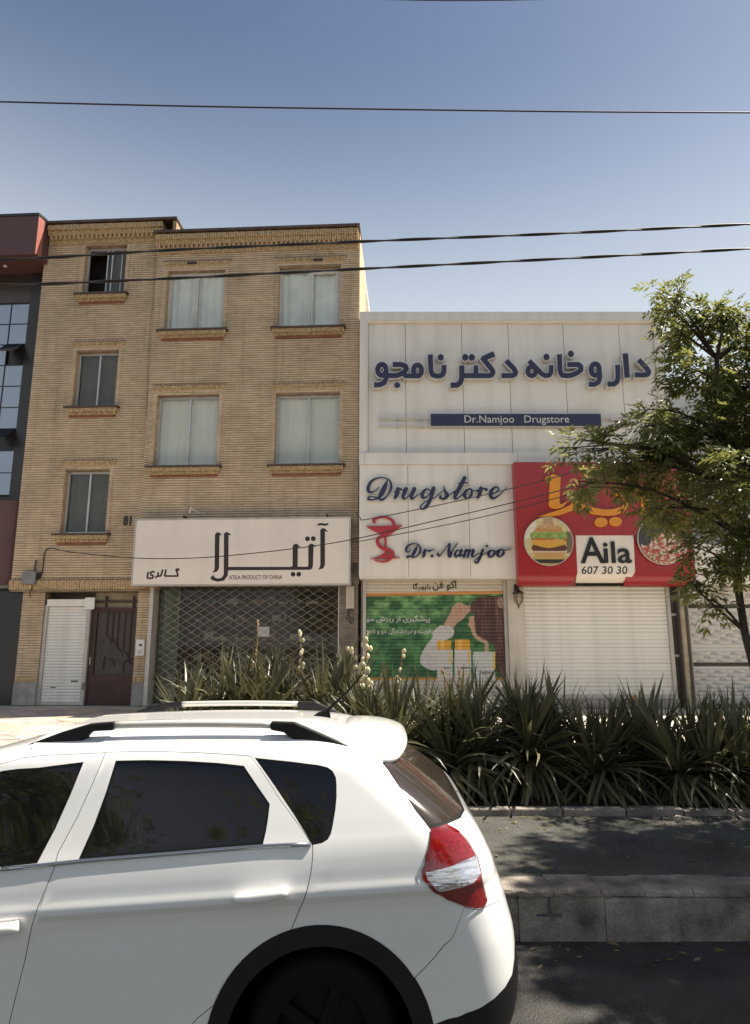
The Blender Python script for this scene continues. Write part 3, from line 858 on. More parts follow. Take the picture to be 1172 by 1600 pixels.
# shop sign: cream light box
a0, z1_ = B.px(211.5, 811, -.36); a1, z0_ = B.px(547.5, 914, -.36)
sg = empty('shop_sign', B.w(a0, -.36, z0_), B.r, 'long cream light box sign with dark brown Persian lettering above the grille', 'sign')
SGW, SGH = a1 - a0, z1_ - z0_
bevel(MB().box(.035, SGW - .035, .002, .3, .035, SGH - .035).build('face', M['cream'], sg), .004)
MB().box(0, .034, -.008, .32, 0, SGH).box(SGW - .034, SGW, -.008, .32, 0, SGH).box(.034, SGW - .034, -.0078, .32, 0, .034).box(.034, SGW - .034, -.0078, .32, SGH - .034, SGH).build('frame', M['rail'], sg)
SF = Frame(*B.w(a0, -.36, z0_), B.r)
def cv(ox, oy, s, fr, d):
    return lambda x, y: fr.px(ox + x / s, oy + y / s, d)
c5 = cv(320, 800, 5.327, SF, -.002)
def letter(polys, conv, m, parent, d0, d1, name='letter'): return solid(polys, conv, d0, d1).build(name, m, parent)
letter([[(85, 185), (105, 167), (128, 175), (146, 196), (125, 190), (122, 210), (118, 470), (100, 497), (62, 505), (75, 490), (82, 470)]], c5, M['ink'], sg, -.003, .001)
letter([[(160, 180), (178, 166), (205, 175), (222, 196), (198, 190), (196, 457), (722, 457), (731, 447), (732, 285), (742, 268), (765, 264), (800, 295), (775, 290), (772, 456),
         (855, 456), (862, 447), (862, 285), (875, 265), (900, 265), (930, 295), (905, 288), (900, 450), (890, 475), (870, 481), (195, 485), (190, 530), (160, 570), (105, 580), (60, 568), (45, 548), (72, 523), (82, 545), (110, 555), (140, 548), (158, 520)]], c5, M['ink'], sg, -.003, .001)
letter([[(962, 150), (978, 133), (1000, 138), (1028, 165), (1000, 160), (1000, 440), (985, 470), (940, 480), (955, 465), (962, 440)]], c5, M['ink'], sg, -.003, .001)
letter([[(932, 118), (945, 95), (975, 92), (1005, 98), (1028, 90), (1028, 105), (1010, 115), (980, 112), (955, 110)]], c5, M['ink'], sg, -.003, .001)
for p in ((855, 223), (903, 222), (735, 518), (782, 518)): letter([disc(*p, 20)], c5, M['ink'], sg, -.003, .001, 'letter_dot')
text_part('lettering', 'ATILA PRODUCT OF CHINA', (358, 898.5, 441, 905.5), SF, -.003, .004, M['ink'], sg)
c6 = cv(220, 870, 14.65, SF, -.002)
for pl in ([[(880, 302), (806, 303), (838, 372), (848, 425), (838, 440), (545, 441)]], [[(805, 273), (885, 273)]], [[(578, 290), (545, 441)]], [[(502, 290), (466, 425), (450, 439), (390, 440)]],
           [[(402, 350), (386, 440), (330, 482)]], [[(315, 342), (250, 344), (222, 372), (228, 410), (275, 428), (285, 455), (265, 490), (160, 490), (150, 470), (170, 345)]]):
    w = 18 if pl[0][0] == (805, 273) else 40
    letter([q for s_ in pl for q in stroke(s_, w)], c6, M['ink'], sg, -.003, .001)
# brackets and the little arm lamp above the sign
for px in (288, 511):
    a, z = SF.px(px, 806, .1)
    MB().box(a - .015, a + .015, .05, .3, SGH - .001, SGH + .09).build('bracket', M['iron'], sg)
lx, lz = B.px(302, 797, -.5)
lm = empty('sign_lamp', B.w(lx, 0, lz), B.r, 'small white arm lamp fixed above the cream sign', 'lamp')
MB().tube([(.1, -.02, -.02), (-.02, -.5, .02)], .012, 8).build('arm', M['whiteframe'], lm)
MB().tube([(-.05, -.52, .07), (-.1, -.5, -.07)], .02, 8).build('head', M['whiteframe'], lm)
# house number, meter box, bits on the wall
nx0, nz0 = B.px(192, 821, LB - .02); nx1, nz1 = B.px(205.5, 806, LB - .02)
hn = empty('house_number', B.w(nx0, LB - .02, nz0), B.r, 'dark house number on the brick left of the cream sign', 'number')
NF = Frame(*B.w(nx0, LB - .02, nz0), B.r)
text_part('digits', '81', (192, 806, 205.5, 821), NF, 0, .025, M['iron'], hn, bold=.03)
gx_, gz_ = B.px(34, 913, LB - .1); gx1, gz1 = B.px(57, 893, LB - .1)
mb_ = empty('meter_box', B.w(gx_, LB, gz_), B.r, 'grey electrical box with loose wires on the brick above the piers', 'electrical box')
bevel(MB().box(0, gx1 - gx_, -.13, .0, 0, gz1 - gz_).build('box', M['grey'], mb_), .015)
ww = gx1 - gx_; hh = gz1 - gz_
MB().tube([(ww * .8, -.06, hh - .01), (ww * .82, -.06, hh + .3)], .02, 6).build('pipe', M['iron'], mb_)
MB().tube([(ww + .0, -.03, .1), (ww + .08, -.04, .2), (ww + .12, -.03, hh), (ww + .12, -.03, hh + .45), (ww + .16, -.03, hh + .58), (ww + .3, -.03, hh + .62)], .014, 6).build('conduit', M['cable'], mb_)
MB().tube([(ww * .7, -.05, 0.01), (ww * .72, -.05, -.12), (ww * .6, -.06, -.2), (ww * .66, -.06, -.33)], .012, 6).build('wire', M['cable'], mb_)
for k in range(5):
    p = [(ww + rnd.uniform(-.03, .1), -.05 + rnd.uniform(-.03, .02), hh * rnd.uniform(0, 1)) for _ in range(5)]
    MB().tube([tuple(v) for v in catmull(p, 4)], .007, 5).build('wire', M['cable'], mb_)
# thin cable running down the brick between the bays
pts = [(240, 400), (238, 470), (232, 530), (229, 600), (229, 660), (236, 715), (240, 735)]
mb = MB().tube([(B.px(x_, y_, LB - .015)[0], LB - .015, B.px(x_, y_, LB - .015)[1]) for x_, y_ in pts], .008, 5)
dcx = mb.build('down_cable', P('pale_cable', (.5, .42, .3), .7, var=.1), bb)
# grey meter on the sooty pier
a, z = B.px(547, 935, -.05)
sm_ = empty('wall_unit', B.w(a, .01, z - .25), B.r, 'pale narrow box with dangling wires on the sooty pier between the shops', 'electrical box')
bevel(MB().box(-.1, .1, -.1, .0, 0, .55).build('box', M['plaster'], sm_), .01)
for k in range(4):
    p = [(rnd.uniform(-.05, .07), -.05, 0.02), (rnd.uniform(-.06, .1), -.06, -.1), (rnd.uniform(-.1, .12), -.05, -.2), (rnd.uniform(-.06, .12), -.05, -.33), (.02, -.03, -.38)]
    MB().tube([tuple(v) for v in catmull(p, 4)], .008, 5).build('wire', M['cable'], sm_)

# ---------------------------------------------------------------- dark glass building at the left
gl_o = B.w(XL - .30, .6, 0)
G = Frame(gl_o.x, gl_o.y, PZ, B.r)
gb = frame_empty('glass_building', G, 'dark glass office building with a maroon roof box beside the brick building', 'building')
gz_t = G.px(30, 334, -1.0)[1]; gz_b = G.px(20, 398, -1.0)[1]
GX0 = -7.5
xf = (G.px(61, 338, -1.0)[0] + G.px(54, 396, -1.0)[0]) / 2
# roof box with a chamfered corner
plan = [(GX0, -1.0), (xf, -1.0), (xf + .05, -.78), (xf + .09, .4), (GX0, .4)]
def plan_prism(pl, z0, z1):
    n = len(pl); mb = MB()
    mb.add([(x_, y_, z0) for x_, y_ in pl] + [(x_, y_, z1) for x_, y_ in pl], [tuple(range(n - 1, -1, -1)), tuple(range(n, 2 * n))] + [(i, (i + 1) % n, n + (i + 1) % n, n + i) for i in range(n)])
    return mb
plan_prism(plan, gz_b, gz_t - .08).build('roof_box', M['maroon'], gb)
plan_prism([(GX0, -1.02), (xf + .01, -1.02), (xf + .07, -.79), (xf + .11, .42), (GX0, .42)], gz_t - .079, gz_t).build('roof_coping', M['darkpanel'], gb)
MB().hexa([(xf + .008, -1.0, gz_b + .02), (xf + .056, -.782, gz_b + .02), (xf + .046, -.775, gz_b + .02), (xf - .002, -.993, gz_b + .02)] + [(x_, y_, gz_t - .1) for x_, y_ in ((xf + .008, -1.0), (xf + .056, -.782), (xf + .046, -.775), (xf - .002, -.993))]).build('sunlit_corner_strip', M['lit_maroon'], gb)  # sunlight on the chamfer, painted as a paler strip laid over it
a, z = G.px(4, 421, -.6)
MB().lathe([(0, 0), (.05, 0), (.06, .03), (.04, .05)], (a, -.5, gz_b - .05), n=12).build('downlight', M['whiteframe'], gb)
# curtain wall
MB().box(GX0, .28, .06, 9, 0, gz_b).build('core_wall', M['darkpanel'], gb)
MB().box(-.26, .28, -.06, .06, 2.9, gz_b).build('edge_column', M['darkpanel'], gb)
mull = M['darkpanel']
row_px = [475, 502.5, 536, 570, 604, 638, 672, 704, 740, 785]
zr = [G.px(20, y_, 0)[1] for y_ in row_px]
ph = (zr[0] - zr[7]) / 7
zs_ = [zr[0] - k * ph for k in range(0, 10)]
cols_ = [-.28 - k * .545 for k in range(0, 13)]
for k in range(9):
    for c in range(12):
        zt_, zb_ = zs_[k] - .012, zs_[k + 1] + .012; xr, xl = cols_[c] - .012, cols_[c + 1] + .012
        if c == 0 and k in (2, 6):           # tilted-open top-hung panes
            o = MB().box(xl, xr, -.02, .0, -(zt_ - zb_), 0).build('pane', M['darkpanel'], gb)
            o.location = (0, -.03, zt_); o.rotation_euler = (R(-48), 0, 0)
            continue
        o = MB().box(xl, xr, .01, .025, zb_, zt_).build('pane', M['mirror'], gb)
mb = MB()
for z in zs_: mb.box(cols_[-1], cols_[0], -.006, .05, z - .011, z + .011)
mb.build('transom', mull, gb)
mb = MB()
for x_ in cols_: mb.box(x_ - .011, x_ + .011, -.009, .05, zs_[-1], zs_[0])
mb.build('mullion', mull, gb)
MB().box(GX0, -.27, -.01, .06, zs_[0] + .03, gz_b).build('spandrel', P('brown_spandrel', (.05, .035, .03), .3, var=.2), gb)
# maroon drum sign and the dark entrance below
zd0, zd1 = G.px(10, 912, -.5)[1], G.px(10, 782, -.5)[1]; xd = G.px(23, 850, -.5)[0]
mr = empty('drum_sign', G.w(xd, 0, zd0), G.r, 'rounded maroon sign board on the dark glass building', 'sign')
pl = [(-5, -.5), (-.3, -.5)] + [(-.3 + .3 * math.sin(t), -.2 - .3 * math.cos(t)) for t in (.3, .6, .9, 1.2, 1.57)] + [(0, .0), (-5, .0)]
plan_prism(pl, 0, zd1 - zd0).build('drum', M['maroon'], mr, smooth=False)
MB().box(-5, .02, -.3, .05, -.1, -.003).build('lower_trim', M['grey'], mr)
ez = zd0 - .12
MB().box(-2.6, -.75, -.03, .055, .05, ez).build('entrance_panel', P('pale_entrance', (.4, .39, .36), .5, var=.25, scale=2), gb)
MB().box(-.74, .28, -.045, .055, .02, 2.9).build('entrance_column', M['darkpanel'], gb)
a, z = G.px(25, 985, -.07)
MB().box(a - .12, a + .1, -.052, -.044, z - .02, z + .03).build('sticker', M['whiteframe'], gb)
a, z = G.px(12, 998, -.07)
bevel(MB().box(a - .06, a + .05, -.12, -.045, z - .1, z + .08).build('door_phone', M['alu'], gb), .02)

# ---------------------------------------------------------------- white clad drugstore
WY = 16.45
_w0 = at_y(560, 700, WY)
Wf = Frame(_w0.x + .02, WY, PZ, 0)
wb = frame_empty('drugstore_building', Wf, 'two storey drugstore clad in off white metal panels', 'building')
W0, W1 = 0, Wf.px(1046, 640, 0)[0]
zt = Wf.px(800, 487.5, 0)[1]
fr_in = Wf.px(573, 600, 0)[0]; zt_in = Wf.px(800, 501, 0)[1]; zl1 = Wf.px(700, 709, 0)[1]; zl0 = Wf.px(700, 727, 0)[1]
zbot = Wf.px(700, 901, 0)[1]
fx1 = W1 - .19
MB().box(W0, fr_in, -.02, .6, zl0, zt).box(fx1, W1, -.02, .6, zl0, zt).box(fr_in, fx1, -.0185, .6, zt_in, zt).build('frame_trim', M['trim'], wb)
MB().box(fr_in + .0, fr_in + .035, .0, .3, zl1, zt_in).box(fx1 - .035, fx1, .0, .3, zl1, zt_in).box(fr_in + .035, fx1 - .035, .001, .3, zt_in - .035, zt_in).build('inner_trim', M['panel'], wb)
MB().box(W0 - .0, W1, -.07, .6, zl0 + .004, zl1).build('ledge', M['trim'], wb)
MB().box(fr_in - .05, fr_in - .045, -.072, -.069, zl0 + .01, zl1 - .004).box(4.0, 4.005, -.072, -.069, zl0 + .01, zl1 - .004).build('ledge_joint', M['joint'], wb)
jx = [Wf.px(*p, .1)[0] for p in ((634, 600), (723.5, 600), (797, 600), (884.5, 600), (973, 600))]
xs = [fr_in + .035] + jx + [fx1 - .035]
for a, b in zip(xs, xs[1:]):
    bevel(MB().box(a + .006, b - .006, .1, .14, zl1 + .004, zt_in - .038).build('cladding_panel', M['panel'], wb), .005)
MB().box(fr_in, fx1, .13, .5, zl1, zt_in - .01).build('backing', M['joint'], wb)
# lower panels
lx1 = Wf.px(806, 810, -.02)[0]
lj = [Wf.px(*p, -.02)[0] for p in ((638, 810), (733, 810))]
xs = [W0 + .005] + lj + [lx1]
for a, b in zip(xs, xs[1:]):
    bevel(MB().box(a + .005, b - .005, -.03, .01, zbot + .0, zl0 - .001).build('cladding_panel', M['panel'], wb), .004)
MB().box(W0 + .01, W1 - .02, .008, .55, zbot + .003, zl0 - .01).build('lower_backing', M['joint'], wb)
MB().box(W0 + .02, lx1, -.01, .5, zbot - .05, zbot - .001).build('soffit', M['trim'], wb)
MB().box(W0 + .05, W1 - .05, .6, 9, 0, zt - .25).build('rear_wall', M['plaster'], wb)
# big Persian letters standing off the panels
SC = 5.86
def big(strokes_, dots, org):
    return strokes_, dots, org
def run(fn, name, parent, fr, org, s, d, thick, rim, m, back):
    cvn = cv(org[0], org[1], s, fr, d)
    if back: solid(fn(rim), cvn, d + .006, d + thick).build('silver_return', M['silver'], parent)
    return solid(fn(0), cvn, d, d + .02 if back else d + thick).build(name, m, parent)
words = [
    (lambda g: ring(157, 281, 39, 50, 46, grow=g) + stroke([(196, 290), (196, 355), (178, 398), (138, 417), (85, 417)], 46, grow=g)
        + stroke([(256, 232), (335, 232), (372, 246), (382, 272), (362, 300), (300, 331), (200, 333)], 46, grow=g) + stroke([(350, 300), (372, 335), (483, 336)], 44, grow=g)
        + ring(483, 286, 37, 50, 46, grow=g) + [disc(297, 420, 27 + g)], (570, 530)),
    (lambda g: stroke([(600, 140), (606, 290), (620, 325), (650, 336), (690, 336), (715, 322), (725, 290), (725, 236)], 46, grow=g) + [disc(695, 167, 28 + g, 30 + g)], (570, 530)),
    (lambda g: stroke([(127, 240), (127, 350), (115, 395), (85, 420), (25, 421)], 48, grow=g) + stroke([(256, 240), (256, 325)], 46, grow=g)
        + stroke([(424, 134), (318, 180)], 50, grow=g) + stroke([(312, 165), (395, 268), (413, 300), (402, 326), (380, 333), (127, 333)], 46, grow=g)
        + [disc(158, 167, 29 + g, 31 + g), disc(218, 167, 29 + g, 31 + g)], (700, 530)),
    (lambda g: stroke([(532, 195), (602, 268), (621, 300), (611, 324), (585, 333), (490, 333)], 46, grow=g), (700, 530)),
    (lambda g: ring(768, 292, 37, 42, 44, grow=g) + stroke([(742, 198), (800, 256), (860, 318), (895, 334), (928, 328), (945, 300), (945, 236)], 44, grow=g) + [disc(902, 163, 28 + g, 30 + g)], (700, 530)),
    (lambda g: stroke([(200, 138), (207, 295), (225, 328), (265, 334), (310, 330), (360, 308), (398, 282), (395, 250), (372, 232), (272, 232)], 46, grow=g) + [disc(305, 135, 27 + g, 30 + g)], (840, 530)),
    (lambda g: ring(528, 278, 37, 52, 46, grow=g) + stroke([(566, 290), (571, 345), (557, 393), (522, 412), (468, 412)], 46, grow=g), (840, 530)),
    (lambda g: stroke([(734, 235), (738, 345), (726, 392), (697, 410), (640, 410)], 46, grow=g), (840, 530)),
    (lambda g: stroke([(803, 130), (822, 352)], 50, grow=g), (840, 530)),
    (lambda g: stroke([(925, 188), (1000, 268), (1018, 298), (1008, 320), (985, 326), (890, 326)], 46, grow=g), (840, 530)),
]
fl = frame_empty('fascia_lettering', Wf, 'large navy Persian letters with silver edges across the white cladding', 'lettering')
for fn, org in words:
    run(fn, 'letter', fl, Wf, org, SC, -.06, .17, 7, M['navy'], True)
# script lettering
c4o, c4s = (560, 730), 4.688
D_ = [[(215, 95, 6), (190, 150, 26), (163, 205, 24), (142, 230, 10)],
      [(142, 230, 10), (100, 238, 10), (72, 231, 12), (85, 215, 8), (130, 222, 9), (172, 238, 12), (215, 205, 9), (240, 150, 14), (232, 102, 10), (190, 78, 7), (140, 80, 9), (95, 105, 14), (72, 150, 18), (80, 180, 16), (110, 180, 9), (150, 150, 6)]]
scripts = [
    [D_, [], []],
    [[[(262, 185, 5), (288, 158, 8)], [(290, 160, 22), (283, 195, 24), (270, 222, 16)], [(281, 186, 6), (298, 162, 8), (311, 162, 14)]], [], []],
    [[[(340, 176, 5), (348, 160, 10)], [(350, 160, 22), (328, 212, 20), (338, 232, 11), (372, 208, 7), (402, 160, 8)], [(410, 160, 22), (388, 212, 20), (398, 232, 11), (440, 198, 6)]], [], []],
    [[[(528, 172, 8), (500, 160, 11), (470, 190, 20), (472, 222, 16), (505, 214, 8), (540, 165, 9)], [(550, 156, 22), (527, 235, 20), (497, 288, 16), (468, 307, 10), (455, 290, 9), (488, 256, 7), (560, 222, 6), (612, 178, 5)]], [], []],
    [[[(628, 145, 6), (634, 175, 12), (650, 205, 24), (625, 232, 12), (600, 222, 14), (606, 208, 8)], [(640, 222, 6), (700, 180, 5)]], [], []],
    [[[(778, 78, 20), (742, 150, 24), (708, 212, 20), (718, 232, 11), (764, 200, 6)], [(734, 120, 8), (800, 113, 9)]], [], []],
    [[[(815, 158, 9), (788, 175, 16), (780, 210, 18), (798, 230, 11), (826, 205, 15), (830, 168, 12), (815, 158, 9)], [(828, 172, 6), (872, 172, 5)]], [], []],
    [[[(876, 172, 5), (894, 154, 9)], [(898, 156, 22), (888, 195, 22), (876, 222, 14)], [(888, 192, 6), (916, 158, 9), (936, 164, 17)]], [], []],
    [[[(960, 205, 6), (1008, 184, 9), (1027, 158, 11), (1008, 144, 10), (978, 168, 18), (968, 206, 20), (990, 228, 12), (1036, 200, 7), (1085, 152, 4)]], [], []],
]
dg_ = frame_empty('script_lettering', Wf, 'large navy script word with silver edges on the lower white panels', 'lettering')
for st, _, _ in scripts:
    st = [[(a, b, c * (1.3 if c > 11 else 1.)) for a, b, c in s_] for s_ in st]
    fn = lambda g, st=st: [q for s_ in st for q in stroke(s_, smooth=True, grow=g + 1.0, round_ends=True)]
    run(fn, 'letter', dg_, Wf, c4o, c4s, -.1, .07, 6, M['navy'], True)
D2 = [[(435, 575, 6), (415, 610, 19), (397, 648, 14)], [(397, 650, 10), (355, 660, 9), (370, 648, 7), (400, 660, 9), (435, 645, 9), (455, 605, 11), (440, 570, 9), (405, 560, 7), (365, 575, 11), (350, 605, 13), (360, 622, 9), (385, 605, 5)]]
scr2 = [
    [D2, []], [[[(466, 628, 4), (488, 610, 9)], [(488, 610, 16), (480, 645, 16), (473, 657, 9)], [(482, 632, 5), (502, 610, 7), (520, 613, 11), (552, 603, 4)]], []],
    [[], [(540, 650, 11)]],
    [[[(582, 636, 14), (594, 650, 9), (622, 618, 7), (668, 560, 9), (664, 605, 18), (670, 652, 17), (695, 600, 8), (722, 562, 7)]], []],
    [[[(745, 612, 8), (722, 610, 10), (708, 638, 15), (718, 655, 11), (742, 632, 8), (756, 608, 8)], [(756, 608, 14), (742, 648, 13), (770, 640, 5)]], []],
    [[[(775, 618, 6), (790, 606, 9)], [(790, 607, 14), (774, 656, 13)], [(778, 638, 5), (804, 608, 8), (814, 612, 15), (800, 656, 13)], [(803, 638, 5), (832, 608, 8), (842, 612, 15), (832, 650, 14), (850, 652, 7), (882, 630, 5)]], []],
    [[[(912, 606, 14), (894, 655, 14), (872, 697, 11), (853, 690, 7), (882, 660, 6), (940, 628, 5)]], [(942, 578, 9)]],
    [[[(985, 608, 8), (960, 618, 14), (956, 648, 14), (976, 656, 9), (996, 634, 13), (992, 610, 9), (985, 608, 8)], [(994, 615, 5), (1030, 614, 5)]], []],
    [[[(1052, 602, 8), (1026, 614, 14), (1022, 645, 14), (1042, 653, 9), (1064, 630, 13), (1060, 606, 9), (1052, 602, 8)], [(1062, 612, 5), (1112, 600, 4)]], []],
]
dn_ = frame_empty('script_lettering', Wf, 'smaller navy script name with silver edges beside the red snake and bowl emblem', 'lettering')
for st, dots in scr2:
    st = [[(a, b, c * (1.3 if c > 10 else 1.)) for a, b, c in s_] for s_ in st]
    fn = lambda g, st=st, dots=dots: [q for s_ in st for q in stroke(s_, smooth=True, grow=g + .9, round_ends=True)] + [disc(d_[0], d_[1], d_[2] + g) for d_ in dots]
    run(fn, 'letter', dn_, Wf, c4o, c4s, -.1, .07, 5, M['navy'], True)
em = frame_empty('pharmacy_emblem', Wf, 'red snake and bowl pharmacy emblem on the lower white panels', 'emblem')
c4 = cv(560, 730, c4s, Wf, -.09)
solid([[(58, 431), (326, 425), (275, 462), (235, 480), (215, 494), (185, 494), (130, 475), (90, 455)]], c4, -.085, -.0305).build('bowl', M['redmat'], em)
solid(stroke([(196, 488), (203, 640)], 15), c4, -.083, -.0305).build('stem', M['redmat'], em)
solid([[(88, 671), (150, 652), (190, 625), (215, 632), (250, 655), (308, 663), (235, 668), (160, 668)]], c4, -.086, -.0305).build('base', M['redmat'], em)
solid(stroke([(119, 402, 16), (113, 385, 22), (140, 370, 14), (190, 364, 14), (240, 382, 18), (266, 425, 24), (250, 465, 28), (205, 490, 26), (155, 512, 22), (140, 548, 24), (170, 588, 26), (222, 606, 28), (255, 635, 24), (230, 675, 18), (180, 691, 12), (120, 683, 5)], smooth=True, round_ends=True), c4, -.1, -.0305).build('snake', M['redmat'], em)
# navy name board with twin rods
bx0, bz1 = Wf.px(673, 646.5, -.03); bx1, bz0 = Wf.px(940, 665, -.03)
nb_ = frame_empty('name_board', Wf, 'long narrow navy board with white lettering held by twin steel rods', 'sign')
bevel(MB().box(bx0, bx1, -.03, .06, bz0, bz1).build('board', M['navy'], nb_), .006)
MB().box(bx0 - .02, bx1 + .02, -.005, .055, bz0 - .02, bz0 - .001).box(bx0 - .02, bx1 + .02, -.005, .055, bz1 + .001, bz1 + .02).box(bx0 - .02, bx0 - .001, -.005, .055, bz0 - .001, bz1 + .001).box(bx1 + .001, bx1 + .02, -.005, .055, bz0 - .001, bz1 + .001).build('frame', M['silver'], nb_)
text_part('lettering', 'Dr.Namjoo   Drugstore', (726, 649, 889, 664), Wf, -.034, .005, M['whiteframe'], nb_)
rz = [Wf.px(600, y_, .0)[1] for y_ in (653, 664.5)]
for z in rz:
    for a, b, cs in ((Wf.px(590, 655, 0)[0], bx0 + .05, (621, 659)), (bx1 - .05, Wf.px(985, 655, 0)[0], (955, 975))):
        MB().tube([(a, .02, z), (b, .02, z)], .022, 8).build('rod', M['silver'], nb_)
        for c_ in cs:
            u = Wf.px(c_, 655, 0)[0]
            MB().tube([(u, -.01, z - .01), (u, .105, z - .01)], .035, 8).build('rod_clamp', M['alu'], nb_)
# ad-printed shutter
SHY = .45
s0, s1 = Wf.px(572, 990, SHY)[0], Wf.px(788, 990, SHY)[0]
zsh = zbot + .02
ad = empty('advert_shutter', Wf.w(s0, SHY, 0), 0, 'roller shutter printed with a green shampoo advert of a woman touching her hair', 'shutter')
AF = Frame(*Wf.w(s0, SHY, 0), 0)
def inpoly(x_, y_, poly):
    r = np.zeros(x_.shape, bool); n = len(poly)
    for i in range(n):
        (ax, ay), (bx_, by) = poly[i], poly[i - 1]
        c = ((ay > y_) != (by > y_)) & (x_ < (bx_ - ax) * (y_ - ay) / (by - ay + 1e-12) + ax)
        r ^= c
    return r
_rs = np.random.RandomState(3); _tab = _rs.rand(64, 64)
def vnoise(x_, y_):
    xi, yi = np.floor(x_).astype(int), np.floor(y_).astype(int); fx, fy = x_ - xi, y_ - yi
    fx = fx * fx * (3 - 2 * fx); fy = fy * fy * (3 - 2 * fy)
    t = lambda a, b: _tab[a % 64, b % 64]
    return (t(xi, yi) * (1 - fx) + t(xi + 1, yi) * fx) * (1 - fy) + (t(xi, yi + 1) * (1 - fx) + t(xi + 1, yi + 1) * fx) * fy
def fbm(x_, y_): return vnoise(x_, y_) * .5 + vnoise(x_ * 2.1 + 7, y_ * 2.1) * .3 + vnoise(x_ * 4.3, y_ * 4.3 + 5) * .2
def vpx(fr, x_, y, z):
    o = fr.o; ux = fr.ux; uy = fr.uy
    X = o.x + ux.x * x_ + uy.x * y; Y = o.y + ux.y * x_ + uy.y * y; Z = o.z + z
    return project(X, Y, Z)
def mix(c, m, rgb, k=1.):
    m = np.clip(m * k, 0, 1)[:, None]; return c * (1 - m) + np.array(rgb) * m
def ad_print(x_, z):
    px, py = vpx(AF, x_, 0, z); u = (px - 560) * 4.688; v = (py - 900) * 4.688
    n1 = fbm(u / 90, v / 70); n2 = fbm(u / 30, v / 24)
    c = np.ones((len(u), 3)) * np.array((.6, .55, .47))
    g = np.stack([.03 + .7 * np.clip(n1 - .4, 0, 1) * (1 - v / 800), .11 + .9 * np.clip(n1 - .38, 0, 1) * (1.1 - v / 900), .035 + .42 * np.clip(n1 - .38, 0, 1) * (1 - v / 900)], 1) * (0.6 + .8 * n2)[:, None]
    top = 150 - u * .018
    m = (v > top) & (v < 752); c = np.where(m[:, None], g, c)
    c = mix(c, (v > top - 22) & (v < top), (.62, .26, .07)); c = mix(c, (v > 742) & (v < 762), (.62, .3, .07))
    skin = (.52, .33, .23)
    sm_p = lambda p: [tuple(q[:2]) for q in catmull(p + p[:1], 5)]
    c = mix(c, inpoly(u, v, [(812, 300), (850, 290), (880, 420), (955, 490), (950, 560), (925, 560), (925, 495), (870, 468), (842, 440), (828, 408), (822, 384), (800, 358), (812, 335)]), skin)
    hand = inpoly(u, v, sm_p([(625, 355), (662, 290), (688, 232), (720, 200), (750, 195), (790, 214), (832, 224), (836, 244), (792, 282), (770, 312), (722, 346), (690, 382)]))
    c = mix(c, hand, skin); c = mix(c, hand & (np.abs((u - v * .2) % 34 - 17) < 4) & (v < 290), (.38, .2, .14), .8)
    sl = inpoly(u, v, sm_p([(598, 360), (662, 364), (700, 398), (692, 440), (652, 466), (622, 482), (595, 560), (592, 640), (562, 692), (500, 676), (455, 640), (455, 590), (490, 520), (540, 450), (545, 410)]))
    c = np.where(sl[:, None], np.array((.6, .57, .53)) * (.78 + .35 * n2)[:, None], c)
    hair = inpoly(u, v, sm_p([(832, 190), (880, 158), (950, 148), (1030, 150), (1070, 180), (1085, 250), (1092, 400), (1100, 560), (1112, 728), (1010, 690), (1004, 560), (985, 500), (900, 455), (862, 420), (850, 340), (840, 270), (818, 240)]))
    st = np.clip(fbm((u - 880 - ((v - 150) / 24) ** 1.35) / 9, v / 90) - .5, 0, 1) * 3
    hc = np.array((.07, .032, .027)) + st[:, None] * np.array((.15, .075, .055))
    c = np.where(hair[:, None], hc, c)
    c = mix(c, hair & (((u - 1045) / 30) ** 2 + ((v - 195) / 40) ** 2 < 1), (.5, .36, .28), .6)
    for x0, x1, y0 in ((578, 690, 472), (706, 826, 464)):
        c = mix(c, (u > x0) & (u < x1 - 10) & (v > y0) & (v < 540), (.72, .36, .03)); c = mix(c, (u > x0 + 25) & (u < x0 + 50) & (v > y0) & (v < 540), (.85, .55, .15), .7)
        c = mix(c, (u > x0 - 2) & (u < x1) & (v >= 540) & (v < 760), (.62, .59, .55)); c = mix(c, (u > x1 - 26) & (u < x1 - 6) & (v > 548) & (v < 640), (.7, .5, .1), .8)
        c = mix(c, (u > x0 + 20) & (u < x1 - 20) & (v > 700) & (v < 735), (.7, .5, .25), .5)
    c = mix(c, (u > 838) & (u < 1002) & (v > 555) & (v < 775), (.6, .6, .56)); c = mix(c, (u > 984) & (u < 1002) & (v > 560) & (v < 690), (.72, .55, .12))
    c = mix(c, (u > 838) & (u < 852) & (v > 555) & (v < 775), (.38, .5, .45), .8)
    gr = fbm(u / 160, v / 12); return c * (1 - .35 * np.clip(gr - .5, 0, 1))[:, None]
pm_ad = printed('printed_slat')
nS = int(round((zsh - .1) / .085)); hS = (zsh - .1) / nS
for k in range(nS):
    mb = slat_mesh(s1 - s0, hS - .004, rows=8, nxx=280); z0k = .1 + k * hS
    me = mb.mesh('slat', pm_ad, True)
    a = np.array(mb.v); set_print(me, ad_print(a[:, 0], a[:, 2] + z0k))
    o = link('slat', me, ad); o.location = (0, rnd.uniform(-.002, .002), z0k)
MB().box(-.01, s1 - s0 + .01, .012, .03, .1, zsh).build('shutter_back', M['joint'], ad)
boxes('guide_rail', [(-.08, -.002, -.06, .05, 0, zsh - .03), (s1 - s0 + .002, s1 - s0 + .08, -.06, .05, 0, zsh - .03)], M['rail'], ad)
MB().box(0, s1 - s0, -.02, .03, .01, .098).build('bottom_rail', M['rail'], ad)
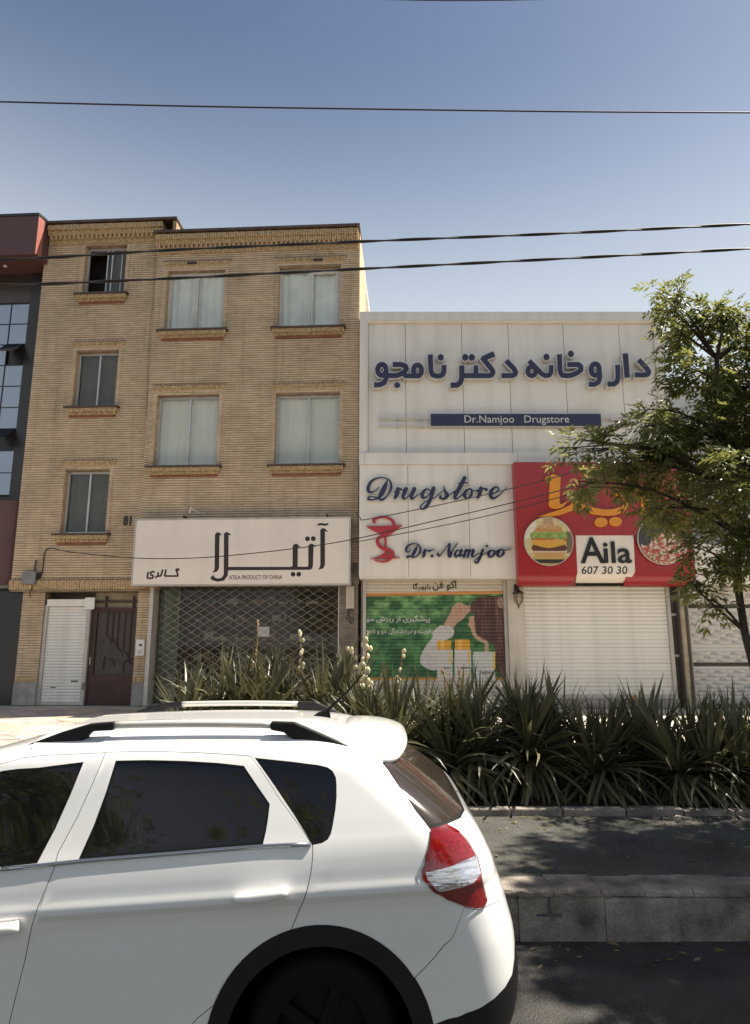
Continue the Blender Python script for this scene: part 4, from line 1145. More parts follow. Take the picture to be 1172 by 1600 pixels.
for body, box, m_, bd in (('اکو فن', (676, 907.5, 713, 923), M['ink'], .02), ('بایورگا', (645.5, 911, 673, 923), M['ink'], .01)):
    text_part('lettering', shape_persian(body), box, AF, -.018, .004, m_, ad, bold=bd)
for body, box in (('پیشگیری از ریزش مو', (573, 961, 672, 974)), ('تقویت و درخشندگی مو و ناخن', (570.5, 981, 676, 991.5))):
    text_part('lettering', shape_persian(body), box, AF, -.018, .004, M['whiteframe'], ad, bold=.012)
for box in ((690, 1042, 705, 1046), (716, 1041, 735, 1046)): text_part('lettering', 'biophenol', box, AF, -.018, .004, M['ink'], ad)
text_part('lettering', 'Ecophane', (750, 1048, 770, 1054), AF, -.018, .004, M['ink'], ad)
adopt(ad, wb, Wf)
# pier between the shutters
p0, p1 = s1 + .085, Wf.px(820, 1000, .4)[0]
MB().box(p0, p1, .3, .6, 0, zbot - .052).build('pier', M['plaster'], wb)
# ---------------------------------------------------------------- red fast-food sign
rx0, rx1 = Wf.px(806, 800, -.3)[0], Wf.px(1081, 830, -.3)[0]
rz1, rz0 = Wf.px(900, 722, -.3)[1], Wf.px(900, 915, -.3)[1]
Rf = Frame(*Wf.w(rx0, -.3, 0), 0)
rg = empty('food_sign', Wf.w(rx0, -.3, rz0), 0, 'red fast food sign with orange lettering, burger and pizza discs and a white tongue', 'sign')
RW, RH = rx1 - rx0, rz1 - rz0
RF0 = Frame(*Wf.w(rx0, -.3, rz0), 0)
def rolled(x0, x1, zb, ztop, y, rad, round_right=0.):
    """flat board whose foot rolls back under itself"""
    prof = [(y, ztop)] + [(y + rad - rad * math.cos(t), zb + rad - rad * math.sin(t)) for t in np.linspace(0, math.pi / 2, 9)]
    mb = MB(); n = len(prof)
    for x_ in (x0, x1):
        mb.v += [(x_ - (round_right * (1 - min(1, (z - zb) / .4)) ** 2 if x_ == x1 else 0), yy, z) for yy, z in prof]
    mb.f = [(i, i + n, i + n + 1, i + 1)[::-1] for i in range(n - 1)]
    k = len(mb.v); mb.v += [(x0, .28, ztop), (x0, .28, zb), (x1, .28, ztop), (x1, .28, zb)]
    mb.f += [tuple(range(n)) + (k + 1, k), tuple(range(2 * n - 1, n - 1, -1)) + (k + 2, k + 3), (0, k, k + 2, n), (n - 1, 2 * n - 1, k + 3, k + 1)]
    return mb
tx0 = RF0.px(899, 860, -.0)[0]; tx1 = RF0.px(992, 860, 0)[0]; tz1 = RF0.px(940, 836, 0)[1]
MB().box(0, tx0 + (tx1 - tx0) * .5 - .002, .0, .28, tz1, RH).build('board', M['red'], rg)
MB().box(tx0 + (tx1 - tx0) * .5 + .002, RW, .0, .28, tz1, RH).build('board', M['red'], rg)
o1 = rolled(0, tx0 + .03, 0.0, tz1 - .003, .001, .3, .2).build('rolled_board', M['red'], rg, True)
o2 = rolled(tx1 - .25, RW, 0.0, tz1 - .003, .045, .3, .22).build('rolled_board', M['red'], rg, True)
o3 = rolled(tx0 - .15, tx1, .09, tz1 - .004, .02, .26, .2).build('tongue', M['cream'], rg, True)
for o in (o1, o2, o3):
    o.modifiers.new('split', 'EDGE_SPLIT').split_angle = R(35)
c6 = cv(810, 730, 4.883, RF0, -.06)
org_ = [
    [[(190, 102), (215, 72), (265, 53), (322, 70), (322, 100), (314, 262), (322, 284), (345, 275), (386, 248), (342, 305), (290, 319), (255, 313), (232, 292), (241, 100), (225, 95)]],
    [[(150, 376), (250, 345), (340, 315), (400, 285), (420, 262), (424, 200), (445, 182), (490, 190), (500, 250), (512, 285), (580, 310), (650, 322), (720, 320), (790, 300), (815, 275), (845, 300), (800, 345), (730, 370), (640, 370), (560, 355), (500, 330), (462, 315), (400, 336), (330, 362), (250, 376)]] + stroke([(742, 203, 12), (800, 222, 22), (832, 262, 34), (815, 305, 34)], smooth=True),
    [[(875, 186), (900, 156), (945, 140), (1000, 150), (1003, 170), (1000, 330), (985, 365), (955, 378), (930, 360), (937, 340), (940, 182), (910, 176)]],
    stroke([(800, 92, 6), (830, 76, 18), (868, 86, 16), (900, 68, 6)], smooth=True),
    [disc(632, 420, 50, 37)], [disc(742, 415, 50, 36)]]
for p in org_: solid(p, c6, -.06, -.0005).build('letter', M['orange'], rg)
text_part('lettering', 'A', (908, 839.5, 943, 880), RF0, -.012, .04, M['black'], rg, bold=.01)
text_part('lettering', 'ila', (944.5, 846, 985.5, 880), RF0, -.012, .04, M['black'], rg, bold=.012)
text_part('lettering', '607 30 30', (909, 884.5, 980, 897), RF0, .018, .011, M['ink'], rg, bold=.012, shear=.12)
def disc_print(px, py, r, fn, name):
    cx, cz = RF0.px(px, py, -.05); rad = r * (RF0.px(px + 10, py, -.05)[0] - cx) / 10
    nr, na = 46, 110; mb = MB(); mb.v.append((0, 0, 0))
    for i in range(1, nr + 1):
        for k in range(na): mb.v.append((rad * i / nr * math.cos(2 * math.pi * k / na), 0, rad * i / nr * math.sin(2 * math.pi * k / na)))
    mb.f = [(0, 1 + k, 1 + (k + 1) % na) for k in range(na)]
    for i in range(nr - 1):
        for k in range(na):
            a = 1 + i * na + k; b = 1 + i * na + (k + 1) % na; mb.f.append((a, a + na, b + na, b))
    me = mb.mesh(name, printed(name + '_print', rough=.35)); a = np.array(mb.v)
    set_print(me, fn(a[:, 0] / rad, a[:, 2] / rad))
    o = link(name, me, rg); o.location = (cx, -.055, cz)
    MB().lathe([(rad - .001, -.054), (rad + .015, -.052), (rad + .016, 0.0)], (cx, 0, cz), 'y', 48).build('disc_rim', M['silver'], rg)
def burger(x_, y_):
    y_ = y_ * 1.; n = fbm(x_ * 9 + 20, y_ * 9 + 20); n2 = fbm(x_ * 24 + 9, y_ * 24 + 3)
    c = np.ones((len(x_), 3)) * np.array((.62, .5, .26)) * (.75 + .5 * n)[:, None]
    c = mix(c, (x_ < -.5) & (y_ > .1), (.75, .72, .6), .7); c = mix(c, (x_ > .72) & (y_ > -.5) & (y_ < .4), (.06, .04, .03), .8)
    c = mix(c, (np.abs(x_) < .22) & (y_ > .6), (.4, .22, .12), .7)
    c = mix(c, y_ < -.62, (.5, .36, .1)); c = mix(c, y_ < -.76, (.04, .03, .03)); c = mix(c, y_ < -.92, (.4, .3, .1))
    e = (x_ / .62) ** 2 + ((y_ - .33) / .42) ** 2
    bun = (e < 1) & (y_ > .3); c = np.where(bun[:, None], np.array((.5, .24, .09)) * (.8 + .5 * n2)[:, None], c); c = mix(c, bun & (y_ > .52) & (n2 > .5), (.62, .48, .3), .8)
    let = (np.abs(x_) < .78 - .25 * np.abs(y_ - .2)) & (y_ < .38 + .1 * (n - .5)) & (y_ > .08 + .12 * (n2 - .5)); c = np.where(let[:, None], np.stack([.1 + .35 * n2, .24 + .3 * n2, .05 + .1 * n2], 1) * (.5 + .9 * n)[:, None], c)
    c = mix(c, (np.abs(x_) < .73) & (y_ < .12) & (y_ > -.02) & (n > .42), (.5, .05, .03)); c = mix(c, (np.abs(x_) < .68) & (y_ < .05) & (y_ > -.32), (.66, .36, .06))
    pt = (np.abs(x_) < .74 - np.abs(y_ + .3) * .5) & (y_ < -.2 - .14 * np.cos(x_ * 3.5) * .6) & (y_ > -.44); c = np.where(pt[:, None], np.array((.11, .04, .025)) * (.5 + 1.2 * n2)[:, None], c)
    bb_ = (np.abs(x_) < .72) & (y_ < -.42) & (y_ > -.68) & (x_ ** 2 / .55 + (y_ + .42) ** 2 / .075 < 1); c = mix(c, bb_, (.55, .3, .12)); c = mix(c, bb_ & (y_ > -.47), (.66, .56, .42))
    return c
def pizza(x_, y_):
    n = fbm(x_ * 6 + 3, y_ * 6 + 9); n2 = fbm(x_ * 14 + 30, y_ * 14 + 3)
    c = np.ones((len(x_), 3)) * np.array((.045, .042, .042)) * (.6 + .9 * n)[:, None]
    m = (y_ < .55 + .3 * (n - .5) - np.abs(x_ - .15) * .9) | (y_ < -.35 + .2 * n)
    p = np.where((n2 > .52)[:, None], np.array((.62, .5, .4)), np.array((.42, .07, .04))); p = np.where((n > .66)[:, None], np.array((.1, .18, .05)), p)
    c = np.where(m[:, None], p * (.6 + .8 * n)[:, None], c)
    return mix(c, m & (np.abs(np.sin(x_ * 11 + n * 3)) > .93) & (y_ > -.3), (.75, .68, .55), .8)
disc_print(857.5, 845.5, 37.5, burger, 'burger_disc'); disc_print(1036, 843, 38.5, pizza, 'pizza_disc')
# big white shutter under it
b0, b1 = Wf.px(812, 1000, .38)[0], Wf.px(1046, 1000, .38)[0]; b0 = max(b0, p1 + .0)
bs = empty('roller_shutter', Wf.w(b0, .42, 0), 0, 'wide plain white roller shutter below the red sign', 'shutter')
BW = b1 - b0; zbs = rz0 + .05
roller(bs, 0, BW, .3, zbs, 0, .093, M['shutter'])
MB().box(0, BW, -.02, .03, .21, .298).build('bottom_rail', M['rail'], bs)
MB().box(-.02, BW + .1, -.1, .12, 0, .2).build('step', M['stone'], bs)
a = Wf.px(990, 1098, .4)[0] - b0
MB().box(a - .08, a + .08, -.028, -.0205, .225, .285).build('sticker', M['orange'], bs)
MB().box(BW + .004, BW + .09, -.06, .06, .2, zbs).build('guide_rail', M['rail'], bs)
MB().box(BW + .25, BW + .33, -.06, .06, .2, zbs).box(BW + .1, BW + .24, .02, .05, 1.2, 1.26).box(BW + .1, BW + .24, .02, .05, 2.2, 2.26).build('side_post', M['rail'], bs)
MB().box(BW + .1, BW + .26, .1, .14, .2, zbs).build('recess', M['joint'], bs)
adopt(bs, wb, Wf)
# lantern on the pier
a, z = Wf.px(810, 935, .1)
ln = empty('wall_lantern', Wf.w(a, .3, z), 0, 'dark ornamental wall lantern on the pier between the two shutters', 'lantern')
def hexlathe(prof, cy, n=6): return MB().lathe(prof, (0, cy, 0), n=n)
bevel(MB().box(-.06, .06, -.03, 0, .1, .36).build('back_plate', M['iron'], ln), .02)
MB().tube([tuple(v) for v in catmull([(0, -.02, .3), (0, -.1, .38), (0, -.18, .33), (0, -.2, .22)], 5)], .018, 8).build('arm', M['iron'], ln)
hexlathe([(0, .26), (.03, .24), (.05, .2), (.15, .13), (.14, .11), (0, .11)], -.2).build('cap', M['iron'], ln)
hexlathe([(.1, .108), (.115, .0), (.08, -.09), (.03, -.16)], -.2).build('lamp_glass', P('lantern_glass', (.32, .27, .17), .2, var=.2, scale=9), ln)
mb = MB()
for k in range(6):
    t = k * math.pi / 3
    mb.tube([(r_ * math.cos(t), -.2 + r_ * math.sin(t), h_) for r_, h_ in ((.104, .108), (.119, 0), (.083, -.09), (.032, -.16))], .007, 5)
mb.build('cage', M['iron'], ln)
hexlathe([(.035, -.16), (.03, -.18), (.012, -.2), (.018, -.22), (0, -.26)], -.2).build('finial', M['iron'], ln)
# roof antenna
a, z = Wf.px(581, 487, .7)
an = empty('roof_antenna', Wf.w(a, .8, zt - .26), 0, 'thin mast antenna on the drugstore roof against the brick wall', 'antenna')
MB().tube([(0, 0, 0), (0, 0, .62)], .016, 6).build('mast', M['rail'], an)
MB().tube([(-.09, 0, .52), (.06, 0, .56)], .02, 6).build('head', M['alu'], an)

# ---------------------------------------------------------------- shop at the right with a logo-printed shutter
nx0_ = W1 + .03
Nf = Frame(_w0.x + .02 + nx0_, WY + .1, PZ, 0)
rb = frame_empty('corner_building', Nf, 'pale building behind the tree with a logo printed shutter', 'building')
ztr = Nf.px(1060, 602, 0)[1]
gz = Nf.px(1100, 915, 0)[1]
MB().box(0.02, 9, .6, 9, 0, ztr - .2).build('rear_wall', M['plaster'], rb)
MB().box(.03, 9, .05, .6, gz, ztr).build('upper_wall', P('pale_grey_panel', (.5, .5, .49), .6, var=.08, scale=1), rb)
MB().box(0, .03, -.02, .62, 0, ztr + .02).build('edge_strip', M['joint'], rb)
a0_ = Nf.px(1084, 880, -.2)[0]
MB().box(a0_, 8.8, -.25, .05, gz + .02, gz + 1.0).build('fascia', M['trim'], rb)
MB().box(a0_ + .5, 8.8, -.27, -.251, gz + .16, gz + .9).build('fascia_panel', M['panel'], rb)
gx0 = Nf.px(1066, 1000, .2)[0]; gx1 = Nf.px(1077, 1000, .2)[0]
MB().box(gx0, gx1, .1, .6, 0, gz + .02).build('gold_pilaster', M['gold'], rb)
MB().box(.04, gx0 - .03, .2, .6, 0, gz + .3).build('dark_gap', M['joint'], rb)
ls = empty('logo_shutter', Nf.w(gx1 + .02, .3, 0), 0, 'white shutter printed with rows of small roof logos behind the tree trunk', 'shutter')
LW = 3.2
LF = Frame(*Nf.w(gx1 + .02, .3, 0), 0)
zb1, zb2 = LF.px(1110, 948, 0)[1], LF.px(1110, 1038, 0)[1]
def logo_print(x_, z, row):
    c = np.ones((len(x_), 3)) * np.array((.6, .57, .53))
    off = (row * .618 % 1) * .47
    u = (x_ + off) % .47; v = z
    d = [np.array((.05, .035, .035)), np.array((.06, .1, .13)), np.array((.11, .05, .06))][row % 3]
    roof = (np.abs(v - (.034 + .028 * (1 - np.abs((u - .12) / .05)))) < .011) & (np.abs(u - .12) < .055) | (np.abs(v - (.034 + .022 * (1 - np.abs((u - .18) / .045)))) < .009) & (np.abs(u - .18) < .05)
    line = (np.abs(v - .026) < .008) & (u > .06) & (u < .3)
    c = mix(c, roof, d, .8); c = mix(c, line, d, .4); c = mix(c, (np.abs(v - .045) < .02) & (u > .33) & (u < .43), (.5, .47, .42), .8)
    return c
pm_l = printed('logo_slat'); nS = 32; hS = (gz - .1) / nS
for k in range(nS):
    z0k = .1 + k * hS
    if zb2 - .06 < z0k + hS / 2 < zb2 + .06 or zb1 - .06 < z0k + hS / 2 < zb1 + .06:
        MB().box(0, LW, -.015, .02, z0k, z0k + hS - .004).build('dark_slat', M['iron'], ls); continue
    mb = slat_mesh(LW, hS - .004, nxx=260); me = mb.mesh('slat', pm_l, True); a = np.array(mb.v)
    set_print(me, logo_print(a[:, 0], a[:, 2], k) if k not in (14, 15, 9) else np.tile((.6, .57, .53), (len(a), 1)))
    o = link('slat', me, ls); o.location = (0, rnd.uniform(-.002, .002), z0k)
MB().box(0, LW, .012, .03, .02, gz).build('shutter_back', M['joint'], ls)
MB().box(LW + .01, LW + .1, -.05, .1, 0, gz).build('guide_rail', M['rail'], ls)
adopt(ls, rb, Nf)
MB().box(gx1 + .02 + LW + .12, 9, .1, .6, 0, gz).build('lower_wall', M['plaster'], rb)

# ---------------------------------------------------------------- white hatchback parked against the kerb
CX, CY = .63, 3.82
car = empty('parked_car', (CX, CY, 0), 0, 'white hatchback with roof rails and black wheel arch cladding parked along the kerb', 'car')
#        z     W     Xr     Xf
CT = [(.20, .800, -.120, -4.02), (.28, .835, -.050, -4.10), (.38, .845, -.012, -4.15), (.50, .848, 0.0, -4.17), (.60, .850, -.012, -4.16), (.68, .852, -.040, -4.13),
      (.76, .851, -.065, -4.05), (.81, .857, -.083, -3.94), (.830, .8665, -.090, -3.89), (.843, .8715, -.095, -3.85), (.858, .870, -.099, -3.78), (.89, .859, -.112, -3.62), (.94, .846, -.135, -3.5), (.985, .832, -.160, -3.3),
      (1.02, .818, -.186, -3.17), (1.06, .799, -.222, -3.1), (1.12, .772, -.282, -3.02), (1.20, .736, -.365, -2.9), (1.28, .700, -.452, -2.76), (1.345, .668, -.525, -2.62),
      (1.395, .635, -.60, -2.48), (1.425, .602, -.66, -2.37), (1.448, .555, -.72, -2.25), (1.464, .49, -.78, -2.12), (1.476, .40, -.85, -1.98), (1.484, .28, -.92, -1.82), (1.488, .14, -.98, -1.72), (1.489, .0, -1.02, -1.66)]
CT = np.array(CT)
_d = np.diff(CT, axis=0); TT = np.concatenate([[0], np.cumsum(np.sqrt(_d[:, 0] ** 2 + _d[:, 1] ** 2 + (.25 * _d[:, 2]) ** 2))])
TM = TT[-1]
def pchip(x_, y_):
    h = np.diff(x_); d = np.diff(y_) / h; m = np.zeros_like(y_)
    for i in range(1, len(x_) - 1):
        if d[i - 1] * d[i] > 0:
            w1, w2 = 2 * h[i] + h[i - 1], h[i] + 2 * h[i - 1]; m[i] = (w1 + w2) / (w1 / d[i - 1] + w2 / d[i])
    m[0], m[-1] = d[0], d[-1]
    def f(t):
        t = np.clip(t, x_[0], x_[-1]); i = np.clip(np.searchsorted(x_, t) - 1, 0, len(x_) - 2); s_ = (t - x_[i]) / h[i]
        return (1 + 2 * s_) * (1 - s_) ** 2 * y_[i] + s_ * (1 - s_) ** 2 * h[i] * m[i] + s_ * s_ * (3 - 2 * s_) * y_[i + 1] + s_ * s_ * (s_ - 1) * h[i] * m[i + 1]
    return f
fz, fw_, fr_, ff_ = [pchip(TT, CT[:, k].copy()) for k in range(4)]
XMID = -2.2
_wz = pchip(np.array([0, .5, .72, 1.02, 1.3, 1.36, 2.]), np.array([0, 0, 1, 1, .25, 0., 0.]))
def surf(s_, t):
    """near-side skin; s: -3.5 front centre .. -1 mid .. 0 rear corner starts .. 1 corner ends .. 1.5 rear centre; t: up the section"""
    s_ = np.asarray(s_, float); t = np.asarray(t, float)
    z, W, xr, xf_ = fz(t), fw_(t), fr_(t), ff_(t)
    ry = np.minimum(.40, .62 * W); rx = np.minimum(.34, .3 + 0 * W); fry = np.minimum(.5, .7 * W); frx = .2 + .35 * np.clip((1.06 - z) / .12, 0, 1)
    xs_, xe = xr - rx, xf_ + frx
    X = np.where(s_ <= -1, XMID + (xe - XMID) * np.clip(-1 - s_, 0, 1), XMID + (xs_ - XMID) * np.clip(s_ + 1, 0, 1)); Y = W + 0 * X
    a = np.clip(s_, 0, 1) * math.pi / 2; e = 2 / 2.5
    c = s_ > 0
    X = np.where(c, xs_ + rx * np.sin(a) ** e, X); Y = np.where(c, W - ry + ry * np.cos(a) ** e, Y)
    Y = np.where(s_ > 1, (W - ry) * (1 - np.clip((s_ - 1) / .5, 0, 1)), Y)
    b = np.clip(-2 - s_, 0, 1) * math.pi / 2; g = s_ < -2
    X = np.where(g, xe - frx * np.sin(b) ** e, X); Y = np.where(g, W - fry + fry * np.cos(b) ** e, Y)
    Y = np.where(s_ < -3, (W - fry) * (1 - np.clip((-3 - s_) / .5, 0, 1)), Y)
    # slight barrel in plan at the rear face, wedge in side view
    X = X - .05 * np.where(s_ > .3, (Y / (W + 1e-6)) ** 2 * np.clip((s_ - .3) / .7, 0, 1) * 0 + 0, 0)
    Y = Y * (1 - .012 * ((X - XMID) / 2) ** 2)
    z = z + .062 * (np.clip(X, -2.6, 0) + 1.25) * _wz(z) - .022 * np.clip((z - 1.3) / .18, 0, 1) * ((X + 1.35) / .8) ** 2
    return X, -Y, z
def wpx(s_, t):
    X, Y, z = surf(s_, t); return project(X + CX, Y + CY, z)
_S, _T = np.meshgrid(np.linspace(-2.9, 1.4, 431), np.linspace(0, TM, 240)); _PX, _PY = wpx(_S, _T); _XX, _YY, _ZZ = surf(_S, _T)
def newton(fn, s_, t, tgt, it=12):
    for _ in range(it):
        a = np.array(fn(s_, t)); h = 1e-4
        J = np.array([(np.array(fn(s_ + h, t)) - a) / h, (np.array(fn(s_, t + h)) - a) / h]).T
        r = np.array(tgt) - a
        try: d = np.linalg.solve(J, r)
        except np.linalg.LinAlgError: break
        d = np.clip(d, -.05, .05); s_ += d[0]; t = min(max(t + d[1], 0), TM)
    return float(s_), float(t)
def from_px(px, py):
    i = np.argmin((_PX - px) ** 2 + (_PY - py) ** 2); return newton(wpx, _S.flat[i], _T.flat[i], (px, py))
def from_xz(X, z):
    f = lambda a, b: (lambda q: (q[0], q[2]))(surf(a, b))
    i = np.argmin((_XX - X) ** 2 + (_ZZ - z) ** 2); s_, t = _S.flat[i], _T.flat[i]
    return newton(f, s_, t, (X, z))
SX = 1.75
dom = lambda q: (q[0] * SX, q[1])
def dense(p, n=4, closed=True):
    out = []; m = len(p)
    for i in range(m if closed else m - 1):
        a, b = p[i], p[(i + 1) % m]
        for k in range(n): out.append((a[0] + (b[0] - a[0]) * k / n, a[1] + (b[1] - a[1]) * k / n))
    return out
def rnd_corner(p, idx, n=4, f=.25):   # round given corners of a closed polygon
    out = []
    for i, q in enumerate(p):
        if i not in idx: out.append(q); continue
        a, b = p[i - 1], p[(i + 1) % len(p)]
        A = (q[0] + (a[0] - q[0]) * f, q[1] + (a[1] - q[1]) * f); Bq = (q[0] + (b[0] - q[0]) * f, q[1] + (b[1] - q[1]) * f)
        for k in range(n + 1):
            t = k / n; out.append(((1 - t) ** 2 * A[0] + 2 * t * (1 - t) * q[0] + t * t * Bq[0], (1 - t) ** 2 * A[1] + 2 * t * (1 - t) * q[1] + t * t * Bq[1]))
    return out
def offset(p, d):
    n = len(p); A = sum(p[i][0] * p[(i + 1) % n][1] - p[(i + 1) % n][0] * p[i][1] for i in range(n)); sg_ = 1 if A > 0 else -1
    out = []
    for i in range(n):
        a, b, c = np.array(p[i - 1]), np.array(p[i]), np.array(p[(i + 1) % n])
        e1, e2 = b - a, c - b; e1 /= np.linalg.norm(e1) + 1e-12; e2 /= np.linalg.norm(e2) + 1e-12
        n1, n2 = np.array((-e1[1], e1[0])), np.array((-e2[1], e2[0])); m = n1 + n2; m /= max(np.linalg.norm(m), .3); k = 1 / max(.5, m @ n1)
        out.append(tuple(b + m * d * sg_ * k))
    return out
pxp = lambda pts: [dom(from_px(*q)) for q in pts]
xzp = lambda pts: [dom(from_xz(*q)) for q in pts]
def tz(z): return float(np.interp(z, CT[:, 0], TT))
# panel outlines
rw = pxp([(181, 1188.5), (230, 1187.5), (290, 1189), (340, 1192), (381, 1196.5), (421.5, 1256), (411, 1319), (270, 1330.5), (123, 1342.5)])
qw = pxp([(398, 1184), (460, 1190.5), (498, 1195.5), (512, 1199), (520, 1205), (525, 1215), (526, 1228), (521, 1284), (517, 1303), (512, 1312), (503, 1317.5), (488, 1320.5)])
fwin = pxp([(131, 1190.5), (58, 1349), (0, 1355)]) + xzp([(-2.5, .955), (-2.86, .955), (-2.7, 1.12), (-2.54, 1.22), (-2.4, 1.285), (-2.28, 1.315)]) + pxp([(60, 1199.5)])
rdoor = pxp([(165, 1175), (230, 1173.5), (307, 1175.5), (360, 1178.5), (392, 1181), (440, 1252), (489, 1321), (486, 1366), (476, 1405), (454, 1456)]) + xzp([(-1.33, .42), (-1.4, .34), (-2.02, .33)]) + pxp([(14, 1599), (49.5, 1446), (84, 1357), (90, 1333)])
fdoor = pxp([(170, 1175.5), (95, 1333), (89, 1357), (54.5, 1446), (19, 1599)]) + xzp([(-2.05, .33), (-2.94, .33), (-2.95, .6), (-2.94, .9), (-2.9, .97), (-2.74, 1.15), (-2.57, 1.255), (-2.4, 1.32), (-2.26, 1.352)]) + pxp([(68, 1180)])
tl = pxp([(697, 1288.6), (672.5, 1296), (671.6, 1312), (664.6, 1338), (658.5, 1359.5), (661, 1375), (677.7, 1392.6), (698.7, 1405), (725, 1415.4), (746, 1419), (756, 1416), (760, 1407), (752, 1373), (745, 1340), (732, 1317.4), (714.5, 1298)])
tband = pxp([(660, 1363.5), (680, 1360), (700, 1355), (722, 1346), (744.5, 1335), (751, 1362), (738, 1380), (712, 1387), (688, 1392), (672, 1385), (663, 1376)])
RWX, FWX, WZ = -.845, -3.44, .305
def arc(cx, r): return xzp([(cx + r * math.cos(a), WZ + r * math.sin(a)) for a in np.linspace(-.1, math.pi + .1, 34)])
def archpoly(cx, r):
    p = arc(cx, r); lo = [dom((from_xz(cx - r * .93, .24)[0], 0.0)), dom((from_xz(cx + r * .93, .24)[0], 0.0))]
    return p + lo
ro, ri = archpoly(RWX, .453), archpoly(RWX, .375)
fo, fi = archpoly(FWX, .468), archpoly(FWX, .385)
sb = pxp([(725, 1417), (714, 1448), (694, 1476), (658, 1501.5)])
_i = min(range(len(ro)), key=lambda i: (ro[i][0] - sb[-1][0]) ** 2 + (ro[i][1] - sb[-1][1]) ** 2)
bump_ = sb[:-1] + [q for q in ro[1:_i + 1][::-1]] + [(1.5 * SX, 0.02), (1.5 * SX, tz(.70)), (1.05 * SX, tz(.70)), ] + pxp([(762, 1415), (746, 1421)])
_l = pxp([(700, 1592), (728, 1583), (752, 1574)])
print('lowc', _l, [tz(.3), tz(.4), tz(.5), tz(.6)])
lowc = _l + [(_l[-1][0] + (1.0 * SX - _l[-1][0]) * .45, _l[-1][1] + .07), (_l[-1][0] + (1.0 * SX - _l[-1][0]) * .8, _l[-1][1] + .17), (1.0 * SX, tz(.6)), (1.5 * SX, tz(.62)), (1.5 * SX, 0.0), (-.28 * SX, 0.0), (-.25 * SX, tz(.26))]
sill = [dom((from_xz(-1.2, .3)[0], 0.0)), dom(from_xz(-1.25, .30)), dom(from_xz(-3.05, .30)), dom((from_xz(-3.05, .3)[0], 0.0))]
rg0 = pxp([(597, 1192), (622, 1228), (650, 1268), (672, 1296), (697, 1288.5)])
rglass = rg0 + [(1.15 * SX, tz(1.045)), (1.5 * SX, tz(1.04)), (1.5 * SX, tz(1.40)), (1.0 * SX, tz(1.385))]
ws = [(-2.42 * SX, tz(1.02)), (-3.5 * SX, tz(.99)), (-3.5 * SX, tz(1.40)), (-2.35 * SX, tz(1.36))]
flow = [(-2.1 * SX, 0), (-2.1 * SX, tz(.34)), (-3.5 * SX, tz(.34)), (-3.5 * SX, 0)]
flamp = [(-2.35 * SX, tz(.72)), (-2.25 * SX, tz(.82)), (-2.6 * SX, tz(.80)), (-2.9 * SX, tz(.74)), (-2.95 * SX, tz(.66)), (-2.6 * SX, tz(.64))]
fgrill = [(-3.05 * SX, tz(.45)), (-3.5 * SX, tz(.42)), (-3.5 * SX, tz(.68)), (-3.05 * SX, tz(.66))]
tli = offset(tl, .016)
seal_d, gap_d = .0075, .0028
outl = dict(rw=rw, rwi=offset(rw, seal_d), qw=qw, qwi=offset(qw, seal_d), fw=fwin, fwi=offset(fwin, seal_d), rdoor=rdoor, rdoori=offset(rdoor, gap_d), fdoor=fdoor, fdoori=offset(fdoor, gap_d),
            tl=tl, tli=tli, tband=tband, ro=ro, ri=ri, fo=fo, fi=fi, lowc=lowc, sill=sill, rglass=rglass, rgi=offset(rglass, .014), ws=ws, flow=flow, flamp=flamp, fgrill=fgrill, bump=bump_, bumpi=offset(bump_, .0022))
vs_, es_ = [], []
for k, p in outl.items():
    p = dense(p, 3); n0 = len(vs_)
    vs_ += [Vector((min(max(a, -3.5 * SX), 1.5 * SX), min(max(b, 0), TM))) for a, b in p]; es_ += [(n0 + i, n0 + (i + 1) % len(p)) for i in range(len(p))]
sg_l = list(np.linspace(-3.5, -3, 6)) + list(np.linspace(-3, -2, 14))[1:] + list(np.linspace(-2, 0, 72))[1:] + list(np.linspace(0, 1, 34))[1:] + list(np.linspace(1, 1.5, 8))[1:]
tg_l = sorted(set(list(np.linspace(0, TM, 70)) + list(np.linspace(tz(.78), tz(.92), 16))))
vs_ += [Vector((a * SX, b)) for a in sg_l for b in tg_l]
cb = [(-3.5 * SX, 0), (1.5 * SX, 0), (1.5 * SX, TM), (-3.5 * SX, TM)]; n0 = len(vs_); vs_ += [Vector(q) for q in cb]; es_ += [(n0 + i, n0 + (i + 1) % 4) for i in range(4)]
dv, de, dfc, *_r = delaunay_2d_cdt(vs_, es_, [], 1, 1e-5)
DV = np.array([(q.x, q.y) for q in dv]); TR = np.array([list(t) for t in dfc])
cen = DV[TR].mean(1)
inp = {k: inpoly(cen[:, 0], cen[:, 1], p) for k, p in outl.items()}
cls = np.full(len(TR), 'body', dtype=object)
cls[inp['bump']] = 'gap'; cls[inp['bumpi']] = 'bumper'
cls[inp['fdoor']] = 'gap'; cls[inp['fdoori']] = 'fdoor'; cls[inp['rdoor']] = 'gap'; cls[inp['rdoori']] = 'rdoor'
cls[inp['rglass']] = 'seal'; cls[inp['rgi']] = 'rglass'
for a, b, c in (('fw', 'fwi', 'fwin'), ('rw', 'rwi', 'rwin'), ('qw', 'qwi', 'qwin')): cls[inp[a]] = 'seal'; cls[inp[b]] = c
cls[inp['tl']] = 'tlrim'; cls[inp['tli']] = 'tl'; cls[inp['tband'] & inp['tli']] = 'tband'
cls[inp['ws']] = 'ws'; cls[inp['flamp']] = 'flamp'; cls[inp['fgrill']] = 'grille'
cls[inp['flow']] = 'fclad'; cls[inp['sill']] = 'sill'; cls[inp['lowc']] = 'clad'
cls[inp['ro']] = 'arch'; cls[inp['fo']] = 'farch'; cls[inp['ri'] | inp['fi']] = 'hole'
Sx, Tx = DV[:, 0] / SX, DV[:, 1]
